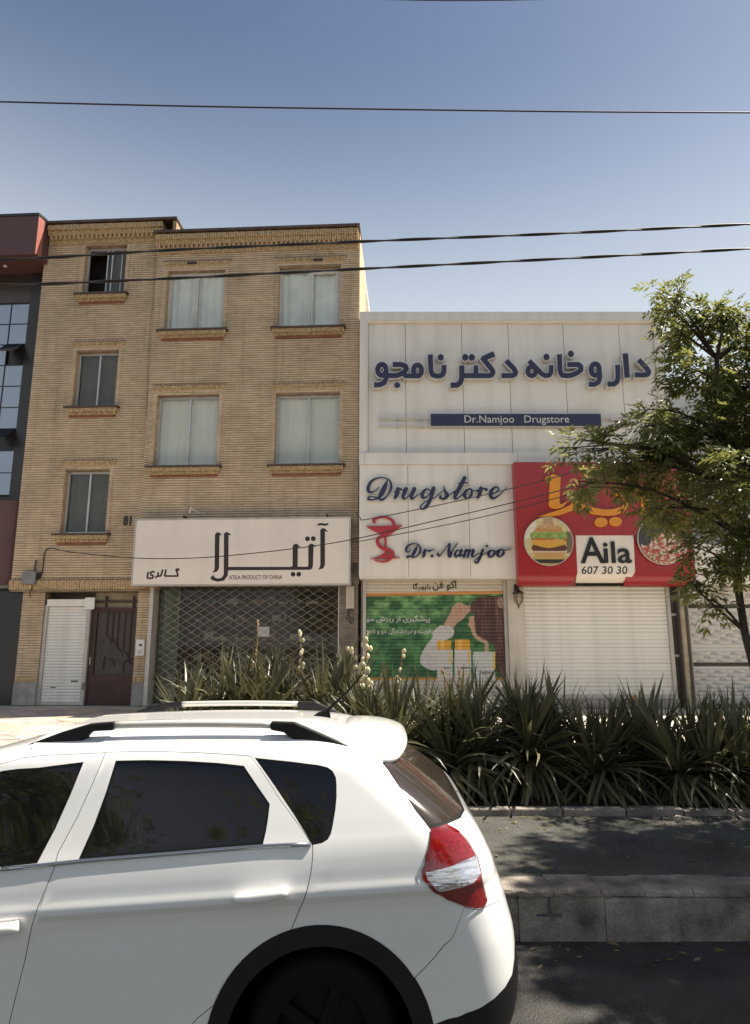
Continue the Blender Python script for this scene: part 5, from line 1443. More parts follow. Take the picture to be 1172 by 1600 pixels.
PX_, PY_, PZ_ = surf(Sx, Tx); PP = np.stack([PX_, PY_, PZ_], 1)
h = 2e-3
def dif(ds, dt):
    a = np.stack(surf(np.clip(Sx + ds, -3.5, 1.5), np.clip(Tx + dt, 0, TM)), 1); b = np.stack(surf(np.clip(Sx - ds, -3.5, 1.5), np.clip(Tx - dt, 0, TM)), 1); return a - b
NN = np.cross(dif(h, 0), dif(0, h)); NN /= np.linalg.norm(NN, axis=1)[:, None] + 1e-12
bad = np.linalg.norm(NN, axis=1) < .5; NN[bad] = (0, 0, 1)
if NN[np.argmin((Sx + .6) ** 2 + (Tx - tz(.6)) ** 2)][1] > 0: NN = -NN
wt = np.clip((Tx - (TM - .3)) / .18, 0, 1)[:, None]; NN = NN * (1 - wt) + np.array((0, 0, 1.)) * wt; NN /= np.linalg.norm(NN, axis=1)[:, None]
def patch(name, keys, m, parent, sides=(1, -1), off=0., merge=False, smoothN=True):
    sel = TR[np.isin(cls, keys)]; objs = []
    if len(sel) == 0: return objs
    used, inv = np.unique(sel, return_inverse=True); F = inv.reshape(-1, 3)
    p = PP[used] + NN[used] * off; nn = NN[used]
    a, b, c = p[F[:, 0]], p[F[:, 1]], p[F[:, 2]]; fn = np.cross(b - a, c - a); flip = (fn * nn[F].mean(1)).sum(1) < 0
    F = F.copy(); F[flip] = F[flip][:, ::-1]
    geo = []
    for s_ in sides:
        if s_ == 1: geo.append((p, F, nn))
        else: geo.append((p * (1, -1, 1), F[:, ::-1], nn * (1, -1, 1)))
    if merge and len(geo) == 2:
        geo = [(np.concatenate([geo[0][0], geo[1][0]]), np.concatenate([geo[0][1], geo[1][1] + len(p)]), np.concatenate([geo[0][2], geo[1][2]]))]
    for q, f, n_ in geo:
        me = bpy.data.meshes.new(name); me.from_pydata([tuple(v) for v in q], [], [tuple(int(i) for i in t) for t in f]); me.materials.append(m)
        me.polygons.foreach_set('use_smooth', [True] * len(me.polygons)); me.update()
        me.normals_split_custom_set_from_vertices([tuple(v) for v in n_])
        objs.append(link(name, me, parent))
    return objs
body = patch('body', ['body'], M['paint'], car, merge=True)[0]
patch('shut_line', ['gap'], M['rubber'], body, off=-.006, merge=True)
bmp = patch('rear_bumper', ['bumper'], M['paint'], car, merge=True)[0]
patch('bumper_cladding', ['clad'], M['clad'], car, merge=True); patch('bumper_cladding', ['fclad'], M['clad'], car, merge=True); patch('sill_cladding', ['sill'], M['clad'], car); patch('grille', ['grille'], M['clad'], car, merge=True)
patch('arch_cladding', ['arch'], M['clad'], car, off=.004); patch('arch_cladding', ['farch'], M['clad'], car, off=.004)
fd = patch('door', ['fdoor'], M['paint'], car); rd = patch('door', ['rdoor'], M['paint'], car)
for i in (0, 1):
    patch('window', ['fwin'], M['tint'], fd[i], sides=((1,), (-1,))[i], off=-.003); patch('window', ['rwin'], M['tint'], rd[i], sides=((1,), (-1,))[i], off=-.003)
patch('quarter_window', ['qwin'], M['tint'], car, off=-.002)
patch('window_seal', ['seal'], M['rubber'], car, off=-.001, merge=True)
patch('rear_screen', ['rglass'], M['rglass'], car, merge=True)
patch('windscreen', ['ws'], M['tint'], car, merge=True)
patch('headlight', ['flamp'], P('headlight_glass', (.5, .52, .55), .1, var=.2, scale=12), car)
# tail lamps: lens over a faceted reflector
lens = bpy.data.materials.new('red_lens'); lens.use_nodes = True
_b = lens.node_tree.nodes['Principled BSDF']; _b.inputs['Roughness'].default_value = .06; _b.inputs['Coat Weight'].default_value = 1.; _b.inputs['Coat Roughness'].default_value = .02
_nt = lens.node_tree; _tc = nd(_nt, 'ShaderNodeTexCoord'); _vo = nd(_nt, 'ShaderNodeTexVoronoi'); _vo.inputs['Scale'].default_value = 75
_mp = nd(_nt, 'ShaderNodeMapping'); _mp.inputs['Scale'].default_value = (1, 1, 2.4); _nt.links.new(_tc.outputs['Object'], _mp.inputs[0]); _nt.links.new(_mp.outputs[0], _vo.inputs['Vector'])
_vo.feature = 'SMOOTH_F1'
_rp = nd(_nt, 'ShaderNodeValToRGB'); _rp.color_ramp.elements[0].color = (.27, .007, .009, 1); _rp.color_ramp.elements[1].color = (.13, .003, .005, 1); _rp.color_ramp.elements[0].position = .1; _rp.color_ramp.elements[1].position = .62
_nt.links.new(_vo.outputs['Distance'], _rp.inputs[0]); _nt.links.new(_rp.outputs[0], _b.inputs['Base Color'])
clr = bpy.data.materials.new('clear_lens'); clr.use_nodes = True
_b = clr.node_tree.nodes['Principled BSDF']; _b.inputs['Roughness'].default_value = .08; _b.inputs['Metallic'].default_value = .7; _b.inputs['Coat Weight'].default_value = 1.
_nt = clr.node_tree; _tc = nd(_nt, 'ShaderNodeTexCoord'); _vo = nd(_nt, 'ShaderNodeTexVoronoi'); _vo.inputs['Scale'].default_value = 34
_mp = nd(_nt, 'ShaderNodeMapping'); _mp.inputs['Scale'].default_value = (.5, .5, 3.2); _mp.inputs['Rotation'].default_value = (0, R(15), 0)
_nt.links.new(_tc.outputs['Object'], _mp.inputs[0]); _nt.links.new(_mp.outputs[0], _vo.inputs['Vector'])
_rp = nd(_nt, 'ShaderNodeValToRGB'); _rp.color_ramp.elements[0].color = (.32, .31, .32, 1); _rp.color_ramp.elements[1].color = (.85, .85, .9, 1)
_nt.links.new(_vo.outputs['Color'], _rp.inputs[0]); _nt.links.new(_rp.outputs[0], _b.inputs['Base Color'])
_bp = nd(_nt, 'ShaderNodeBump'); _bp.inputs['Strength'].default_value = .15; _bp.inputs['Distance'].default_value = .02; _nt.links.new(_vo.outputs['Distance'], _bp.inputs['Height']); _nt.links.new(_bp.outputs[0], _b.inputs['Normal'])
tls = patch('tail_light', ['tl'], lens, car, off=.006)
for i in (0, 1): patch('lens_rim', ['tlrim'], P('dark_red_rim', (.16, .006, .008), .12, var=0, coat=1.), tls[i], sides=((1,), (-1,))[i], off=.007)
for i in (0, 1): patch('reversing_lens', ['tband'], clr, tls[i], sides=((1,), (-1,))[i], off=.006)
# waist strip under the windows
def on(px, py, off=0.):
    s_, t = from_px(px, py); h = 2e-3
    a = np.array(surf(s_ + h, t)) - np.array(surf(s_ - h, t)); b = np.array(surf(s_, t + h)) - np.array(surf(s_, t - h)); n = np.cross(a, b); n /= np.linalg.norm(n)
    if n[1] > 0: n = -n
    return np.array(surf(s_, t)) + n * off
strip = [on(x_, y_, .002) for x_, y_ in ((2, 1358.5), (45, 1354.5), (85, 1350), (123, 1346), (200, 1339.5), (270, 1334), (340, 1328), (411, 1322.5), (450, 1320.5), (486, 1319.5))]
for s_ in (1, -1):
    MB().tube([(p[0], p[1] * s_, p[2]) for p in strip], .0085, 8).build('waist_strip', M['chrome'], car, True)
# handles
def handle(px0, px1, parent, s_):
    a, b = on(*px0, .012), on(*px1, .012)
    a, b = Vector((a[0], a[1] * s_, a[2])), Vector((b[0], b[1] * s_, b[2])); o_ = Vector((0, -s_, 0))
    pts = [a + o_ * -.016, a.lerp(b, .12) + o_ * .008, a.lerp(b, .35) + o_ * .02, a.lerp(b, .65) + o_ * .024, a.lerp(b, .9) + o_ * .018, b + o_ * .006]
    mb = MB().tube(pts, [.006, .0155, .021, .0235, .0235, .021], 12)
    c = sum(pts, Vector()) / len(pts)
    return mb.build('handle', M['paint'], parent, True)
for i, s_ in ((0, 1), (1, -1)):
    handle((364, 1406), (448, 1391), rd[i], s_)
    hd = handle((-46, 1452), (33, 1442), fd[i], s_)
    k = on(22, 1444, .04); MB().lathe([(0, 0), (.008, 0), (.009, .012)], (k[0], (k[1] - .0) * s_, k[2]), 'y', 12).build('lock', M['rubber'], hd)
# roof rails
RY = .555
def roofz(X, y):
    i = np.argmin((_XX - X) ** 2 + (_YY + y) ** 2 + (_ZZ < 1.2) * 9); return float(_ZZ.flat[i])
rl = {}
for s_ in (1, -1):
    y0, y1 = -s_ * RY - .02, -s_ * RY + .02
    zr_ = 1.50
    rt = MB().prism([(-1.86, zr_ - .016), (-.452, zr_ - .016), (-.452 - .01, zr_ + .012), (-1.85, zr_ + .012)], y0, y1)
    rt = MB().tube([(-1.855 + .05 * k, -s_ * RY, zr_ - .006 * ((k - 8) / 8) ** 2) for k in range(0, 16)], .0165, 10)
    root = rt.build('roof_rail', M['silver'], car, True)
    xe = -1.855 + .05 * 15; ze = zr_ - .005
    zf = zr_ - .006
    def foot(pts, nm):
        o_ = MB().prism([(x_, z) for x_, z in pts], -s_ * RY - .023, -s_ * RY + .023).build(nm, M['clad'], root); bevel(o_, .008)
    zb = lambda X: roofz(X, RY) - .012
    foot([(-1.84, zf + .018), (-1.96, zf + .008), (-2.08, zb(-2.08) + .045), (-2.26, zb(-2.26) + .004), (-2.1, zb(-2.1)), (-1.98, zb(-1.98)), (-1.94, zf - .025), (-1.84, zf - .02)][::-1], 'rail_foot')
    foot([(xe - .01, ze + .018), (xe + .1, ze + .014), (xe + .24, zb(xe + .24) + .03), (xe + .37, zb(xe + .37) + .006), (xe + .2, zb(xe + .2)), (xe + .1, zb(xe + .1)), (xe + .05, ze - .03), (xe - .01, ze - .02)], 'rail_foot')
# aerial
az = roofz(-.86, 0.0)
ax_ = -.93
ae = MB().hexa([(ax_ - .07, -.022, az - .01), (ax_ + .06, -.028, az - .02), (ax_ + .06, .028, az - .02), (ax_ - .07, .022, az - .01), (ax_ - .01, -.008, az + .03), (ax_ + .05, -.01, az + .045), (ax_ + .05, .01, az + .045), (ax_ - .01, .008, az + .03)]).build('aerial', M['rubber'], car)
MB().tube([(ax_ + .03, 0, az + .03), (ax_ + .15, 0, az + .14), (ax_ + .24, 0, az + .24)], [.008, .006, .004], 8).build('mast', M['rubber'], ae)
# tailgate spoiler
mb = MB(); ys = np.linspace(-.585, .585, 25); sec = []
for y in ys:
    f = abs(y) / .585; g = (1 - f ** 9) ** (1 / 9) if f < 1 else 0; cr = .02 * (1 - f * f)
    dz_ = -.05 * f ** 3; dx_ = -.085 * f ** 4
    p = [(-.80, 1.437 + cr), (-.70, 1.447 + cr), (-.58, 1.442 + cr), (-.47, 1.415 + cr), (-.432, 1.385 + cr), (-.44, 1.36 + cr), (-.50, 1.348 + cr * .5), (-.575, 1.328), (-.66, 1.36), (-.78, 1.38)]
    p = [(a - .025, b) for a, b in p]; cxp, czp = -.62, 1.39
    sec.append([(cxp + (a - cxp) * (.7 + .3 * g) + dx_, y, czp + (b - czp) * (.75 + .25 * g) + dz_) for a, b in p])
n = len(sec[0])
for s_ in sec: mb.v += s_
mb.f = [(i * n + k, (i + 1) * n + k, (i + 1) * n + (k + 1) % n, i * n + (k + 1) % n) for i in range(len(sec) - 1) for k in range(n)] + [tuple(range(n)), tuple(range(len(sec) * n - 1, (len(sec) - 1) * n - 1, -1))]
spo = mb.build('spoiler', M['paint'], car, True); spo.modifiers.new('sub', 'SUBSURF').render_levels = 2; spo.modifiers['sub'].levels = 1
# rear wiper and tailgate handle
MB().tube([(-.21, .02, 1.05), (-.2, -.02, 1.09), (-.23, -.18, 1.1), (-.26, -.36, 1.095)], .011, 8).build('rear_wiper', M['rubber'], car)
bevel(MB().box(-.25, -.165, -.3, .3, 1.0, 1.03).build('tailgate_trim', M['rubber'], car), .012)
# red reflector low in the bumper
a = np.array(surf(.35, tz(.30))); MB().box(a[0] - .01, a[0] + .012, a[1] + .0, a[1] + .12, .27, .33).build('reflector', M['redmat'], car)
# wheels and wells
tyre = MB().lathe([(.19, -.095), (.215, -.1), (.27, -.105), (.3, -.092), (.31, -.06), (.312, 0), (.31, .06), (.3, .092), (.27, .105), (.19, .095)], (0, 0, 0), 'y', 40)
rim = MB().lathe([(.0, -.06), (.05, -.075), (.06, -.06), (.17, -.045), (.2, -.09), (.205, -.09), (.2, .08)], (0, 0, 0), 'y', 30)
for k in range(5):
    t = 2 * math.pi * k / 5; c_, n_ = math.cos(t), math.sin(t); pp = []
    for yy in (-.088, -.05):
        for r_, hw in ((.04, .028), (.19, .02)):
            for q in (-1, 1): pp.append((r_ * c_ - q * hw * n_, yy, r_ * n_ + q * hw * c_))
    rim.hexa([pp[0], pp[1], pp[3], pp[2], pp[4], pp[5], pp[7], pp[6]])
tm_, rm_ = tyre.mesh('tyre', M['rubber'], True), rim.mesh('rim', M['rimm'])
for xw in (RWX, FWX):
    for s_ in (1, -1):
        wh = empty('wheel'); wh.parent = car; wh.location = (xw, -s_ * .675, .312); wh.rotation_euler = (0, 0, 0 if s_ > 0 else math.pi)
        link('tyre', tm_, wh); link('rim', rm_, wh)
        mb = MB()
        pr = [(xw + .40 * math.cos(a), WZ + .40 * math.sin(a)) for a in np.linspace(-.35, math.pi + .35, 24)]
        ya, yb = -s_ * .838, -s_ * .48
        for x_, z in pr: mb.v += [(x_, ya, z), (x_, yb, z)]
        mb.f = [(2 * i, 2 * i + 1, 2 * i + 3, 2 * i + 2) for i in range(len(pr) - 1)] + [tuple(2 * i + 1 for i in range(len(pr)))]
        mb.build('wheel_well', M['rubber'], car, True)
MB().box(-3.9, -.25, -.74, .74, .17, .24).build('underbody', M['rubber'], car)
MB().box(-3.0, -.5, -.5, .5, .4, .9).build('cabin_floor', M['rubber'], car)
for s_ in (1, -1):
    m_ = MB().lathe([(0, -.06), (.06, -.05), (.09, 0), (.085, .05), (0, .07)], (-2.83, -s_ * .93, 1.03), 'y', 16).build('mirror', M['paint'], car, True)

# ---------------------------------------------------------------- street trees
def leaf_spray(mb, p, d, size, rg_):
    """compound leaf: a stalk with pairs of narrow leaflets"""
    d = d.normalized(); up = Vector((0, 0, 1)); s_ = d.cross(up)
    if s_.length < 1e-3: s_ = Vector((1, 0, 0))
    s_.normalize(); nrm = s_.cross(d); tw = rg_.uniform(-.7, .7)
    s2 = s_ * math.cos(tw) + nrm * math.sin(tw); n2 = nrm * math.cos(tw) - s_ * math.sin(tw)
    L = size
    for k in range(3):
        base = p + d * L * (.25 + .27 * k) + Vector((0, 0, -.05 * L * k * k))
        for sg in (-1, 1):
            dr = (d * .75 + s2 * sg * .8 + n2 * rg_.uniform(-.25, .2) + Vector((0, 0, -.18))).normalized()
            leaflet(mb, base, dr, n2, L * rg_.uniform(.36, .5))
    leaflet(mb, p + d * L * .8 + Vector((0, 0, -.22 * L)), (d + Vector((0, 0, -.3))).normalized(), n2, L * .5)
def leaflet(mb, b, d, n, l):
    w = d.cross(n)
    if w.length < 1e-4: return
    w = w.normalized() * l * .17; q = b + d * l * .45; f = n * l * .05
    k = len(mb.v); mb.v += [tuple(b), tuple(q + w + f), tuple(b + d * l - n * l * .08), tuple(q - w + f), tuple(q)]
    mb.f += [(k, k + 4, k + 1), (k + 4, k + 2, k + 1), (k, k + 3, k + 4), (k + 4, k + 3, k + 2)]
def make_tree(name, clusters, base, top, seed, label, group, n_per=1.0, r0=.06):
    rg_ = random.Random(seed); root = empty(name, base, 0, label, 'tree', group); o = Vector(base)
    mb = MB(); top = Vector(top) - o
    n = 9; path = [Vector((0, 0, -.05)).lerp(top, k / n) + Vector((.05 * math.sin(k * 1.3), .04 * math.cos(k * 1.7), 0)) * (0 < k < n) for k in range(n + 1)]
    mb.tube(path, [r0 * (1.25 - .65 * k / n) for k in range(n + 1)], 10)
    trunk = mb.build('trunk', M['bark'], root, True)
    lb = MB(); br = MB()
    for (c, r) in clusters:
        c = Vector(c) - o
        k = min(range(len(path)), key=lambda i: (path[i] - c).length + .9 * max(0, path[i].z - c.z + .25)); s_ = path[k]
        mid = s_.lerp(c, .5) + Vector((rg_.uniform(-.12, .12), rg_.uniform(-.12, .12), .12 * (c - s_).length))
        pts = [Vector(v) for v in catmull([tuple(s_), tuple(mid), tuple(c)], 5)]
        br.tube(pts, [max(.007, .032 * (1 - .8 * i / len(pts)) * min(1.2, .5 + r)) for i in range(len(pts))], 7)
        m = int(150 * r ** 2.0 * n_per / .25 * .55) + 10
        for j in range(max(5, int(r * 22))):                 # twigs
            v = Vector((rg_.gauss(0, 1), rg_.gauss(0, 1), rg_.gauss(0, 1) * .8)).normalized() * r * rg_.uniform(.55, 1.05)
            e = c + v; a = pts[rg_.randrange(len(pts) // 2, len(pts))]
            br.tube([a, a.lerp(e, .5) + Vector((0, 0, .06 * r)), e], [.009, .006, .003], 5, cap=False)
            for q in range(int(m / max(5, int(r * 22)) + 1)):
                t = rg_.uniform(.25, 1.08); p = a.lerp(e, t) + Vector((rg_.gauss(0, 1), rg_.gauss(0, 1), rg_.gauss(0, 1))) * r * .13
                dd = (v.normalized() * .8 + Vector((rg_.gauss(0, .7), rg_.gauss(0, .7), rg_.gauss(0, .45) - .1)))
                leaf_spray(lb, p, dd, rg_.uniform(.17, .28), rg_)
    br.build('branches', M['bark'], root, True)
    lb.build('crown', M['leaf'], root, kind='stuff')
    return root
TY = 8.1
def cl(px, py, rpx, Y=TY):
    p = at_y(px, py, Y); return (tuple(p), rpx * Y / FPX)
clus = [cl(1040, 455, 24, 8.0), cl(1048, 480, 22, 8.0), cl(1062, 520, 30, 8.2), cl(1100, 500, 42, 8.3), cl(1142, 480, 40, 8.0), cl(1150, 560, 60, 8.5), cl(1090, 580, 50, 7.9), cl(1045, 640, 48, 8.2), cl(1000, 668, 36, 7.9),
        cl(965, 715, 40, 8.0), cl(918, 702, 26, 7.7), cl(878, 700, 20, 7.6), cl(905, 752, 24, 7.9), cl(962, 745, 30, 8.3), cl(1010, 730, 50, 8.4), cl(1070, 700, 70, 8.6), cl(1130, 660, 70, 8.0),
        cl(1020, 795, 22, 8.0), cl(1060, 780, 44, 8.2), cl(1120, 770, 64, 8.7), cl(1150, 740, 56, 7.4), cl(1140, 830, 50, 7.5), cl(1105, 860, 36, 7.6), cl(1082, 910, 20, 7.8), cl(1105, 935, 20, 7.9), cl(1165, 900, 34, 7.9),
        cl(1200, 600, 90, 8.3), cl(1230, 720, 100, 8.0), cl(1260, 500, 80, 8.3), cl(1210, 840, 60, 7.8)]
tb = at_z(1166, 1128, .31); tb = Vector((4.42, 8.05, .31))
tt = at_y(1120, 560, 8.15)
make_tree('street_tree', clus, tuple(tb), tuple(tt), 11, 'leafy ash tree on a slender trunk among the yuccas before the corner shop', 'ash trees along the planted strip', 2.5, .045)
# the same row of trees goes on outside the view, to the right and on the other pavement
def generic(base, hgt, rad, seed, label, group, n_per=1.3):
    rg_ = random.Random(seed); b = Vector(base); cs = []
    for k in range(15):
        v = Vector((rg_.gauss(0, 1), rg_.gauss(0, 1), rg_.gauss(0, 1) * .8)).normalized() * rad * rg_.uniform(.35, .85)
        cs.append((tuple(b + Vector((0, 0, hgt)) + v), rad * rg_.uniform(.38, .52)))
    make_tree('street_tree', cs, base, (b.x + .1, b.y, b.z + hgt + rad * .3), seed, label, group, n_per, .08)
generic((6.0, 6.1, .3), 4.6, 1.6, 21, 'ash tree by the path just past the parked car and the yuccas', 'ash trees along the planted strip', 2.0)
generic((6.45, 6.2, .3), 7.0, 1.5, 23, 'ash tree close to the kerb past the parked car', 'ash trees along the planted strip', 1.5)
generic((-4.8, -2.7, 0), 4.0, 2.3, 31, 'ash tree on the near pavement opposite the dark glass building', 'ash trees along the near pavement', .55)
generic((-.7, -3.3, 0), 4.0, 2.3, 32, 'ash tree on the near pavement opposite the brick building', 'ash trees along the near pavement', .55)
generic((3.4, -1.6, 0), 4.9, 2.2, 33, 'ash tree on the near pavement opposite the drugstore', 'ash trees along the near pavement', .55)
generic((6.3, 8.5, .3), 4.1, 1.4, 22, 'ash tree further along the yucca strip past the corner shop', 'ash trees along the planted strip')

# ---------------------------------------------------------------- yuccas
def blade(L, w, droop, seed):
    rg_ = random.Random(seed); mb = MB(); n = 6; p = Vector((0, 0, 0)); a = 0.
    for i in range(n + 1):
        t = i / n; ww = w * (.75 + .6 * t if t < .3 else .93 * (1 - ((t - .3) / .7) ** 1.6)) if i < n else .001
        f = .35 * ww
        mb.v += [(p.x, -ww, p.z + f), (p.x, 0, p.z), (p.x, ww, p.z + f)]
        a = -droop * t * t * 1.6; p = p + Vector((math.cos(a), 0, math.sin(a))) * L / n
    mb.f = [q for i in range(n) for q in ((i * 3, i * 3 + 3, i * 3 + 4, i * 3 + 1), (i * 3 + 1, i * 3 + 4, i * 3 + 5, i * 3 + 2))]
    return mb
blades = [blade(L, w, d, i).mesh('leaf', M['yucca'], True) for i, (L, w, d) in enumerate(((.8, .027, .05), (.88, .029, .2), (.84, .028, .45), (.8, .03, .8), (.95, .032, 1.15), (.7, .025, .1), (.88, .031, .7)))]
dead = blade(.5, .016, 1.0, 9).mesh('leaf', M['deadleaf'], True)
yg = 'yucca plants in the raised bed'
def yucca(x_, y, head, n, seed, label, scale=1., lean=0.):
    rg_ = random.Random(seed); root = empty('yucca_plant', (x_, y, .305), 0, label, 'yucca', yg)
    MB().tube([(0, 0, -.02), (.02, 0, head * .5), (lean * .3, 0, head)], [.05, .045, .05], 8).build('stem', M['bark'], root, True)
    az0 = rg_.uniform(0, 6.28); tilt = Matrix.Rotation(rg_.gauss(0, .22), 3, 'X') @ Matrix.Rotation(rg_.gauss(0, .28), 3, 'Y')
    for i in range(n):
        t = (i + .5) / n; el = R(86 - 125 * t ** 1.1) + rg_.gauss(0, .16); az = az0 + i * 2.39996 + rg_.gauss(0, .2)
        k = rg_.choice((0, 1, 5, 1)) if t < .35 else rg_.choice((1, 2, 6)) if t < .6 else rg_.choice((3, 4, 4, 6))
        o = link('leaf', blades[k], root)
        o.location = (lean * .3, 0, head + .06 - .22 * t * head)
        from_e = (tilt @ (Matrix.Rotation(az, 3, 'Z') @ Matrix.Rotation(-el, 3, 'Y') @ Matrix.Rotation(rg_.gauss(0, .2), 3, 'X'))).to_euler()
        o.rotation_euler = from_e; s_ = scale * rg_.uniform(.85, 1.15) * (1 - .15 * t); o.scale = (s_, s_, s_)
    mbd = MB()
    for i in range(40):
        az = rg_.uniform(0, 6.28); e = R(rg_.uniform(-80, -45)); L = rg_.uniform(.3, .5) * scale; h0 = head * rg_.uniform(.35, .95)
        d = Vector((math.cos(az) * math.cos(e), math.sin(az) * math.cos(e), math.sin(e))); w = Vector((-math.sin(az), math.cos(az), 0)) * .016
        p = Vector((lean * .3, 0, h0)); q = p + d * L * .5 + Vector((math.cos(az), math.sin(az), 0)) * .06; r_ = p + d * L
        r_.z = max(r_.z, .015); q.z = max(q.z, .02); k = len(mbd.v); mbd.v += [tuple(p - w * .7), tuple(p + w * .7), tuple(q + w), tuple(q - w), tuple(r_)]; mbd.f += [(k, k + 1, k + 2, k + 3), (k + 3, k + 2, k + 4)]
    mbd.build('dry_skirt', M['deadleaf'], root, kind='stuff')
    return root
def stalk(root, head, h, bloom, seed, lean=(.05, 0)):
    rg_ = random.Random(seed); pts = [Vector((lean[0] * t, lean[1] * t, head + h * t)) + Vector((.012 * math.sin(t * 9), 0, 0)) for t in np.linspace(0, 1, 8)]
    st = MB().tube(pts, [.012 - .006 * k / 7 for k in range(8)], 7).build('flower_stalk', M['stalk'], root, True)
    if bloom == 2:
        for j in range(34):
            t = rg_.uniform(.45, .98); p = pts[0].lerp(pts[-1], t) + Vector((rg_.gauss(0, 1), rg_.gauss(0, 1), 0)) * .075 * (1.25 - t)
            mb = MB().lathe([(.004, .02), (.02, .005), (.027, -.02), (.02, -.04), (.006, -.05)], tuple(p), n=7); mb.build('flower', M['petal'], st, True)
    elif bloom == 1:
        for j in range(13):
            t = rg_.uniform(.5, 1.); p = pts[0].lerp(pts[-1], t) + Vector((rg_.gauss(0, .022), rg_.gauss(0, .022), 0))
            MB().lathe([(.003, .022), (.017, .008), (.02, -.012), (.012, -.03), (.003, -.034)], tuple(p), n=7).build('flower', M['petal'], st, True)
    else:
        for j in range(10):
            t = rg_.uniform(.4, 1.); p = pts[0].lerp(pts[-1], t) + Vector((rg_.gauss(0, .012), rg_.gauss(0, .012), 0))
            MB().lathe([(.002, .018), (.01, .004), (.008, -.014), (.002, -.018)], tuple(p), n=6).build('pod', M['stalk'], st, True)
Lsun = 'sunlit grey green yucca standing in front of the lattice grille'
Lad = 'shaded yucca standing in front of the printed advert shutter'
Lwh = 'shaded yucca standing in front of the plain white shutter'
Lrt = 'low dark yucca growing around the ash tree trunk'
Lfr = 'yucca with long drooping leaves at the front edge of the bed by the path'
plants = []
u = -2.3
k = 0
while u < 5.6:                      # back row
    px = project(u, 8.1, 1.2)[0]
    hd = rnd.uniform(.56, .74) if px < 560 else rnd.uniform(.34, .5) if px < 850 else rnd.uniform(.14, .28) if px < 1000 else rnd.uniform(.12, .26)
    lab = Lsun if px < 545 else Lad if px < 800 else Lwh if px < 1040 else Lrt
    y = 8.05 + rnd.uniform(-.3, .4)
    plants.append((px, yucca(u, y, hd, 105, 100 + k, lab, rnd.uniform(.85, 1.15), rnd.uniform(-.5, .5)), hd)); k += 1
    u += rnd.uniform(.24, .33) if px < 560 else rnd.uniform(.34, .48)
u = -.15
while u < 5.2:                      # front row
    px = project(u, 7.15, .8)[0]
    hd = rnd.uniform(.3, .46) if px < 900 else rnd.uniform(.16, .3)
    yucca(u, 7.25 + rnd.uniform(-.15, .25), hd, 105, 300 + k, Lfr, rnd.uniform(.85, 1.1), rnd.uniform(-.5, .5)); k += 1
    u += rnd.uniform(.34, .5)
u = -.2
while u < 5.4:                      # middle row, filling the bed
    px = project(u, 7.65, .8)[0]
    hd = rnd.uniform(.26, .42) if px < 880 else rnd.uniform(.12, .26)
    yucca(u, 7.65 + rnd.uniform(-.12, .12), hd, 90, 500 + k, 'dark yucca half hidden in the middle of the bed behind the drooping ones', rnd.uniform(.8, 1.05), rnd.uniform(-.5, .5)); k += 1
    u += rnd.uniform(.42, .58)
def nearest(px): return min(plants, key=lambda q: abs(q[0] - px))
for px, py, bl in ((402, 968, 0), (466, 985, 1), (548, 1010, 1), (574, 985, 2), (628, 1015, 1), (716, 1040, 0), (690, 1042, 0), (857, 1055, 0)):
    p_, r_, hd = nearest(px); w = at_y(px, py, r_.location.y)
    top_h = w.z - .305 - hd
    r_['label'] = {0: 'yucca with a bare reddish flower stalk ', 1: 'yucca with a slim spike of cream flowers ', 2: 'yucca with the fullest cluster of cream flowers '}[bl] + ('before the lattice grille' if px < 530 else 'before the sooty pier' if px < 560 else 'before the printed advert' if px < 800 else 'before the plain white shutter')
    stalk(r_, hd, max(.3, top_h), bl, int(px), (w.x - r_.location.x, 0))

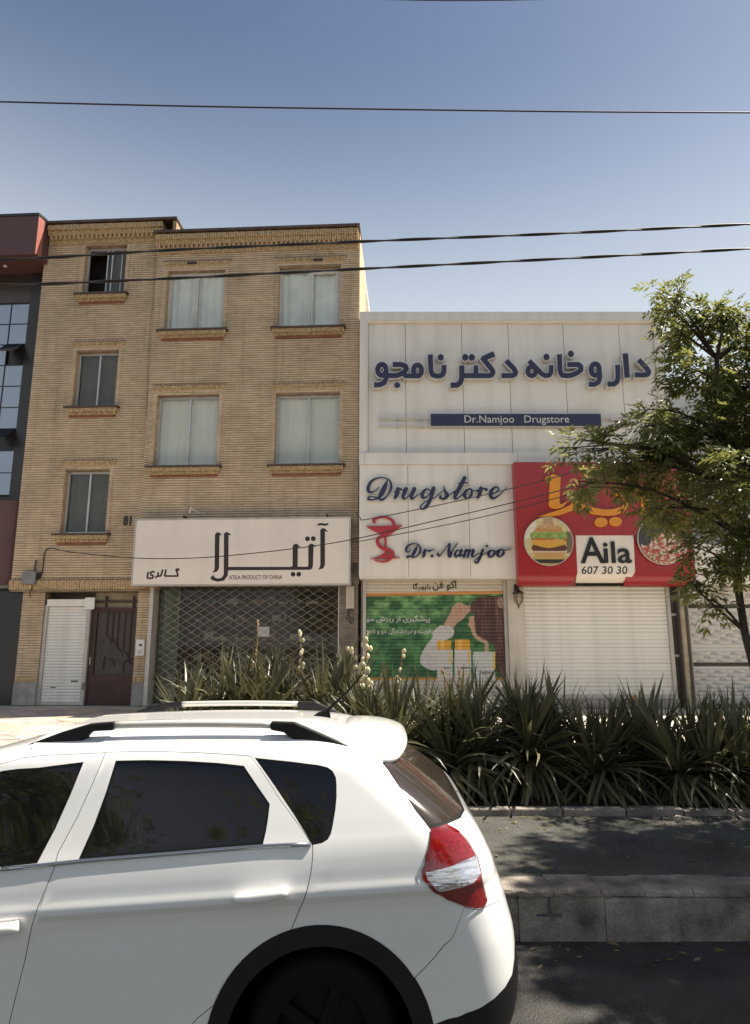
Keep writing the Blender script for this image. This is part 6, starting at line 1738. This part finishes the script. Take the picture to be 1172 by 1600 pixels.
# ---------------------------------------------------------------- overhead cables and the poles that carry them
pole_m = P('pole_concrete', (.3, .29, .27), .85, var=.15, scale=3)
for x_, lab in ((-8.6, 'utility pole carrying the overhead cables in front of the dark glass building'), (9.4, 'utility pole carrying the overhead cables past the ash tree')):
    up_ = empty('utility_pole', (x_, 9.3, .3), 0, lab, 'pole', 'utility poles')
    MB().tube([(0, 0, -.3), (0, 0, 12.6)], [.16, .09], 12).build('shaft', pole_m, up_, True)
    MB().box(-.06, .06, -.5, .5, 10.9, 11.0).build('cross_arm', M['iron'], up_)
    MB().box(-.08, .08, -.12, .12, 7.4, 7.7).build('clamp', M['iron'], up_)
def cable(name, pts, Y, r, label, group, twist=False, ends=True):
    P3 = [at_y(a, b, Y) for a, b in pts]
    P3 = [Vector(v) for v in catmull([tuple(p) for p in P3], 10)]
    if ends:
        a, b = P3[0], P3[-1]; d0 = (P3[0] - P3[4]); d1 = (P3[-1] - P3[-5])
        P3 = [Vector((-8.6, Y, a.z + d0.z / d0.x * (-8.6 - a.x) + .12))] + P3 + [Vector((9.4, Y, b.z + d1.z / d1.x * (9.4 - b.x) + .12))]
    if twist:
        L = 0; q = [[], []]; dn = []
        for i in range(len(P3) - 1):
            m = max(2, int((P3[i + 1] - P3[i]).length / .035))
            for k in range(m): dn.append(P3[i].lerp(P3[i + 1], k / m))
        root = empty(name, tuple(P3[0]), 0, label, 'cable', group)
        for s_ in range(2):
            MB().tube([(p + Vector((0, math.cos(i * .13 + s_ * math.pi + .8 * math.sin(i * .011)), math.sin(i * .13 + s_ * math.pi + .8 * math.sin(i * .011)))) * r * .8) - P3[0] for i, p in enumerate(dn)], r * .95, 6, cap=False).build('strand', M['cable'], root, True)
        return root
    return tag(MB().tube(P3, r, 6).build(name, M['cable'], None, True), label, 'cable', group)
cable('overhead_cable', [(-2, 159), (300, 166), (586, 170.5), (900, 174.5), (1174, 176)], 9.3, .0125, 'single thin overhead cable high across the open sky', 'overhead cables')
cable('overhead_cable', [(430, -6), (586, -1.5), (700, .8), (830, -.6), (1000, -6)], 9.3, .0085, 'topmost thin cable crossing far above the single sky cable', 'overhead cables')
cable('overhead_cable', [(-2, 406), (75, 402.5), (300, 389), (586, 376.5), (880, 364.5), (1174, 350)], 9.3, .0135, 'upper of the two thick twisted cables crossing the brick facade', 'overhead cables', True)
cable('overhead_cable', [(-2, 446), (75, 443.5), (300, 433.5), (586, 419), (880, 404), (1174, 388.5)], 9.3, .0135, 'lower of the two thick twisted cables crossing the brick facade', 'overhead cables', True)
def wire(name, spec, r, label):
    P3 = [at_y(a, b, Y) for a, b, Y in spec]
    P3 = [Vector(v) for v in catmull([tuple(p) for p in P3], 8)]
    return tag(MB().tube(P3, r, 6).build(name, M['cable'], None, True), label, 'cable', 'service wires between the shops and the pole')
wend = Vector((9.4, 9.3, 7.6))
pe = project(*wend)
def toward(px, py, Yr): return (px, py, Yr)
wire('service_wire', [(556, 800, 16.34), (563, 809, 16.3), (577, 811, 16.2), (700, 786, 15.6), (800, 763, 15.0), (935, 727, 14.0), (1180, 655, 11.8), (pe[0], pe[1], 9.3)], .011, 'upper thin service wire rising from the drugstore edge to the tree')
wire('service_wire', [(82, 857, 16.98), (115, 863, 17.0), (212, 872, 16.5), (300, 872, 16.3), (380, 866, 16.25), (480, 854.5, 16.2), (562, 840.5, 16.1), (700, 809, 15.5), (810, 783, 15.), (935, 750, 14.0), (1180, 680, 11.8), (pe[0], pe[1] + 4, 9.3)], .012, 'middle service wire sagging across the cream sign to the brick wall')
wire('service_wire', [(552, 842, 16.6), (562, 845.5, 16.1), (700, 819.5, 15.5), (810, 794, 15.), (935, 760, 14.0), (1180, 692, 11.8), (pe[0], pe[1] + 8, 9.3)], .011, 'lowest service wire over the pharmacy emblem towards the tree')
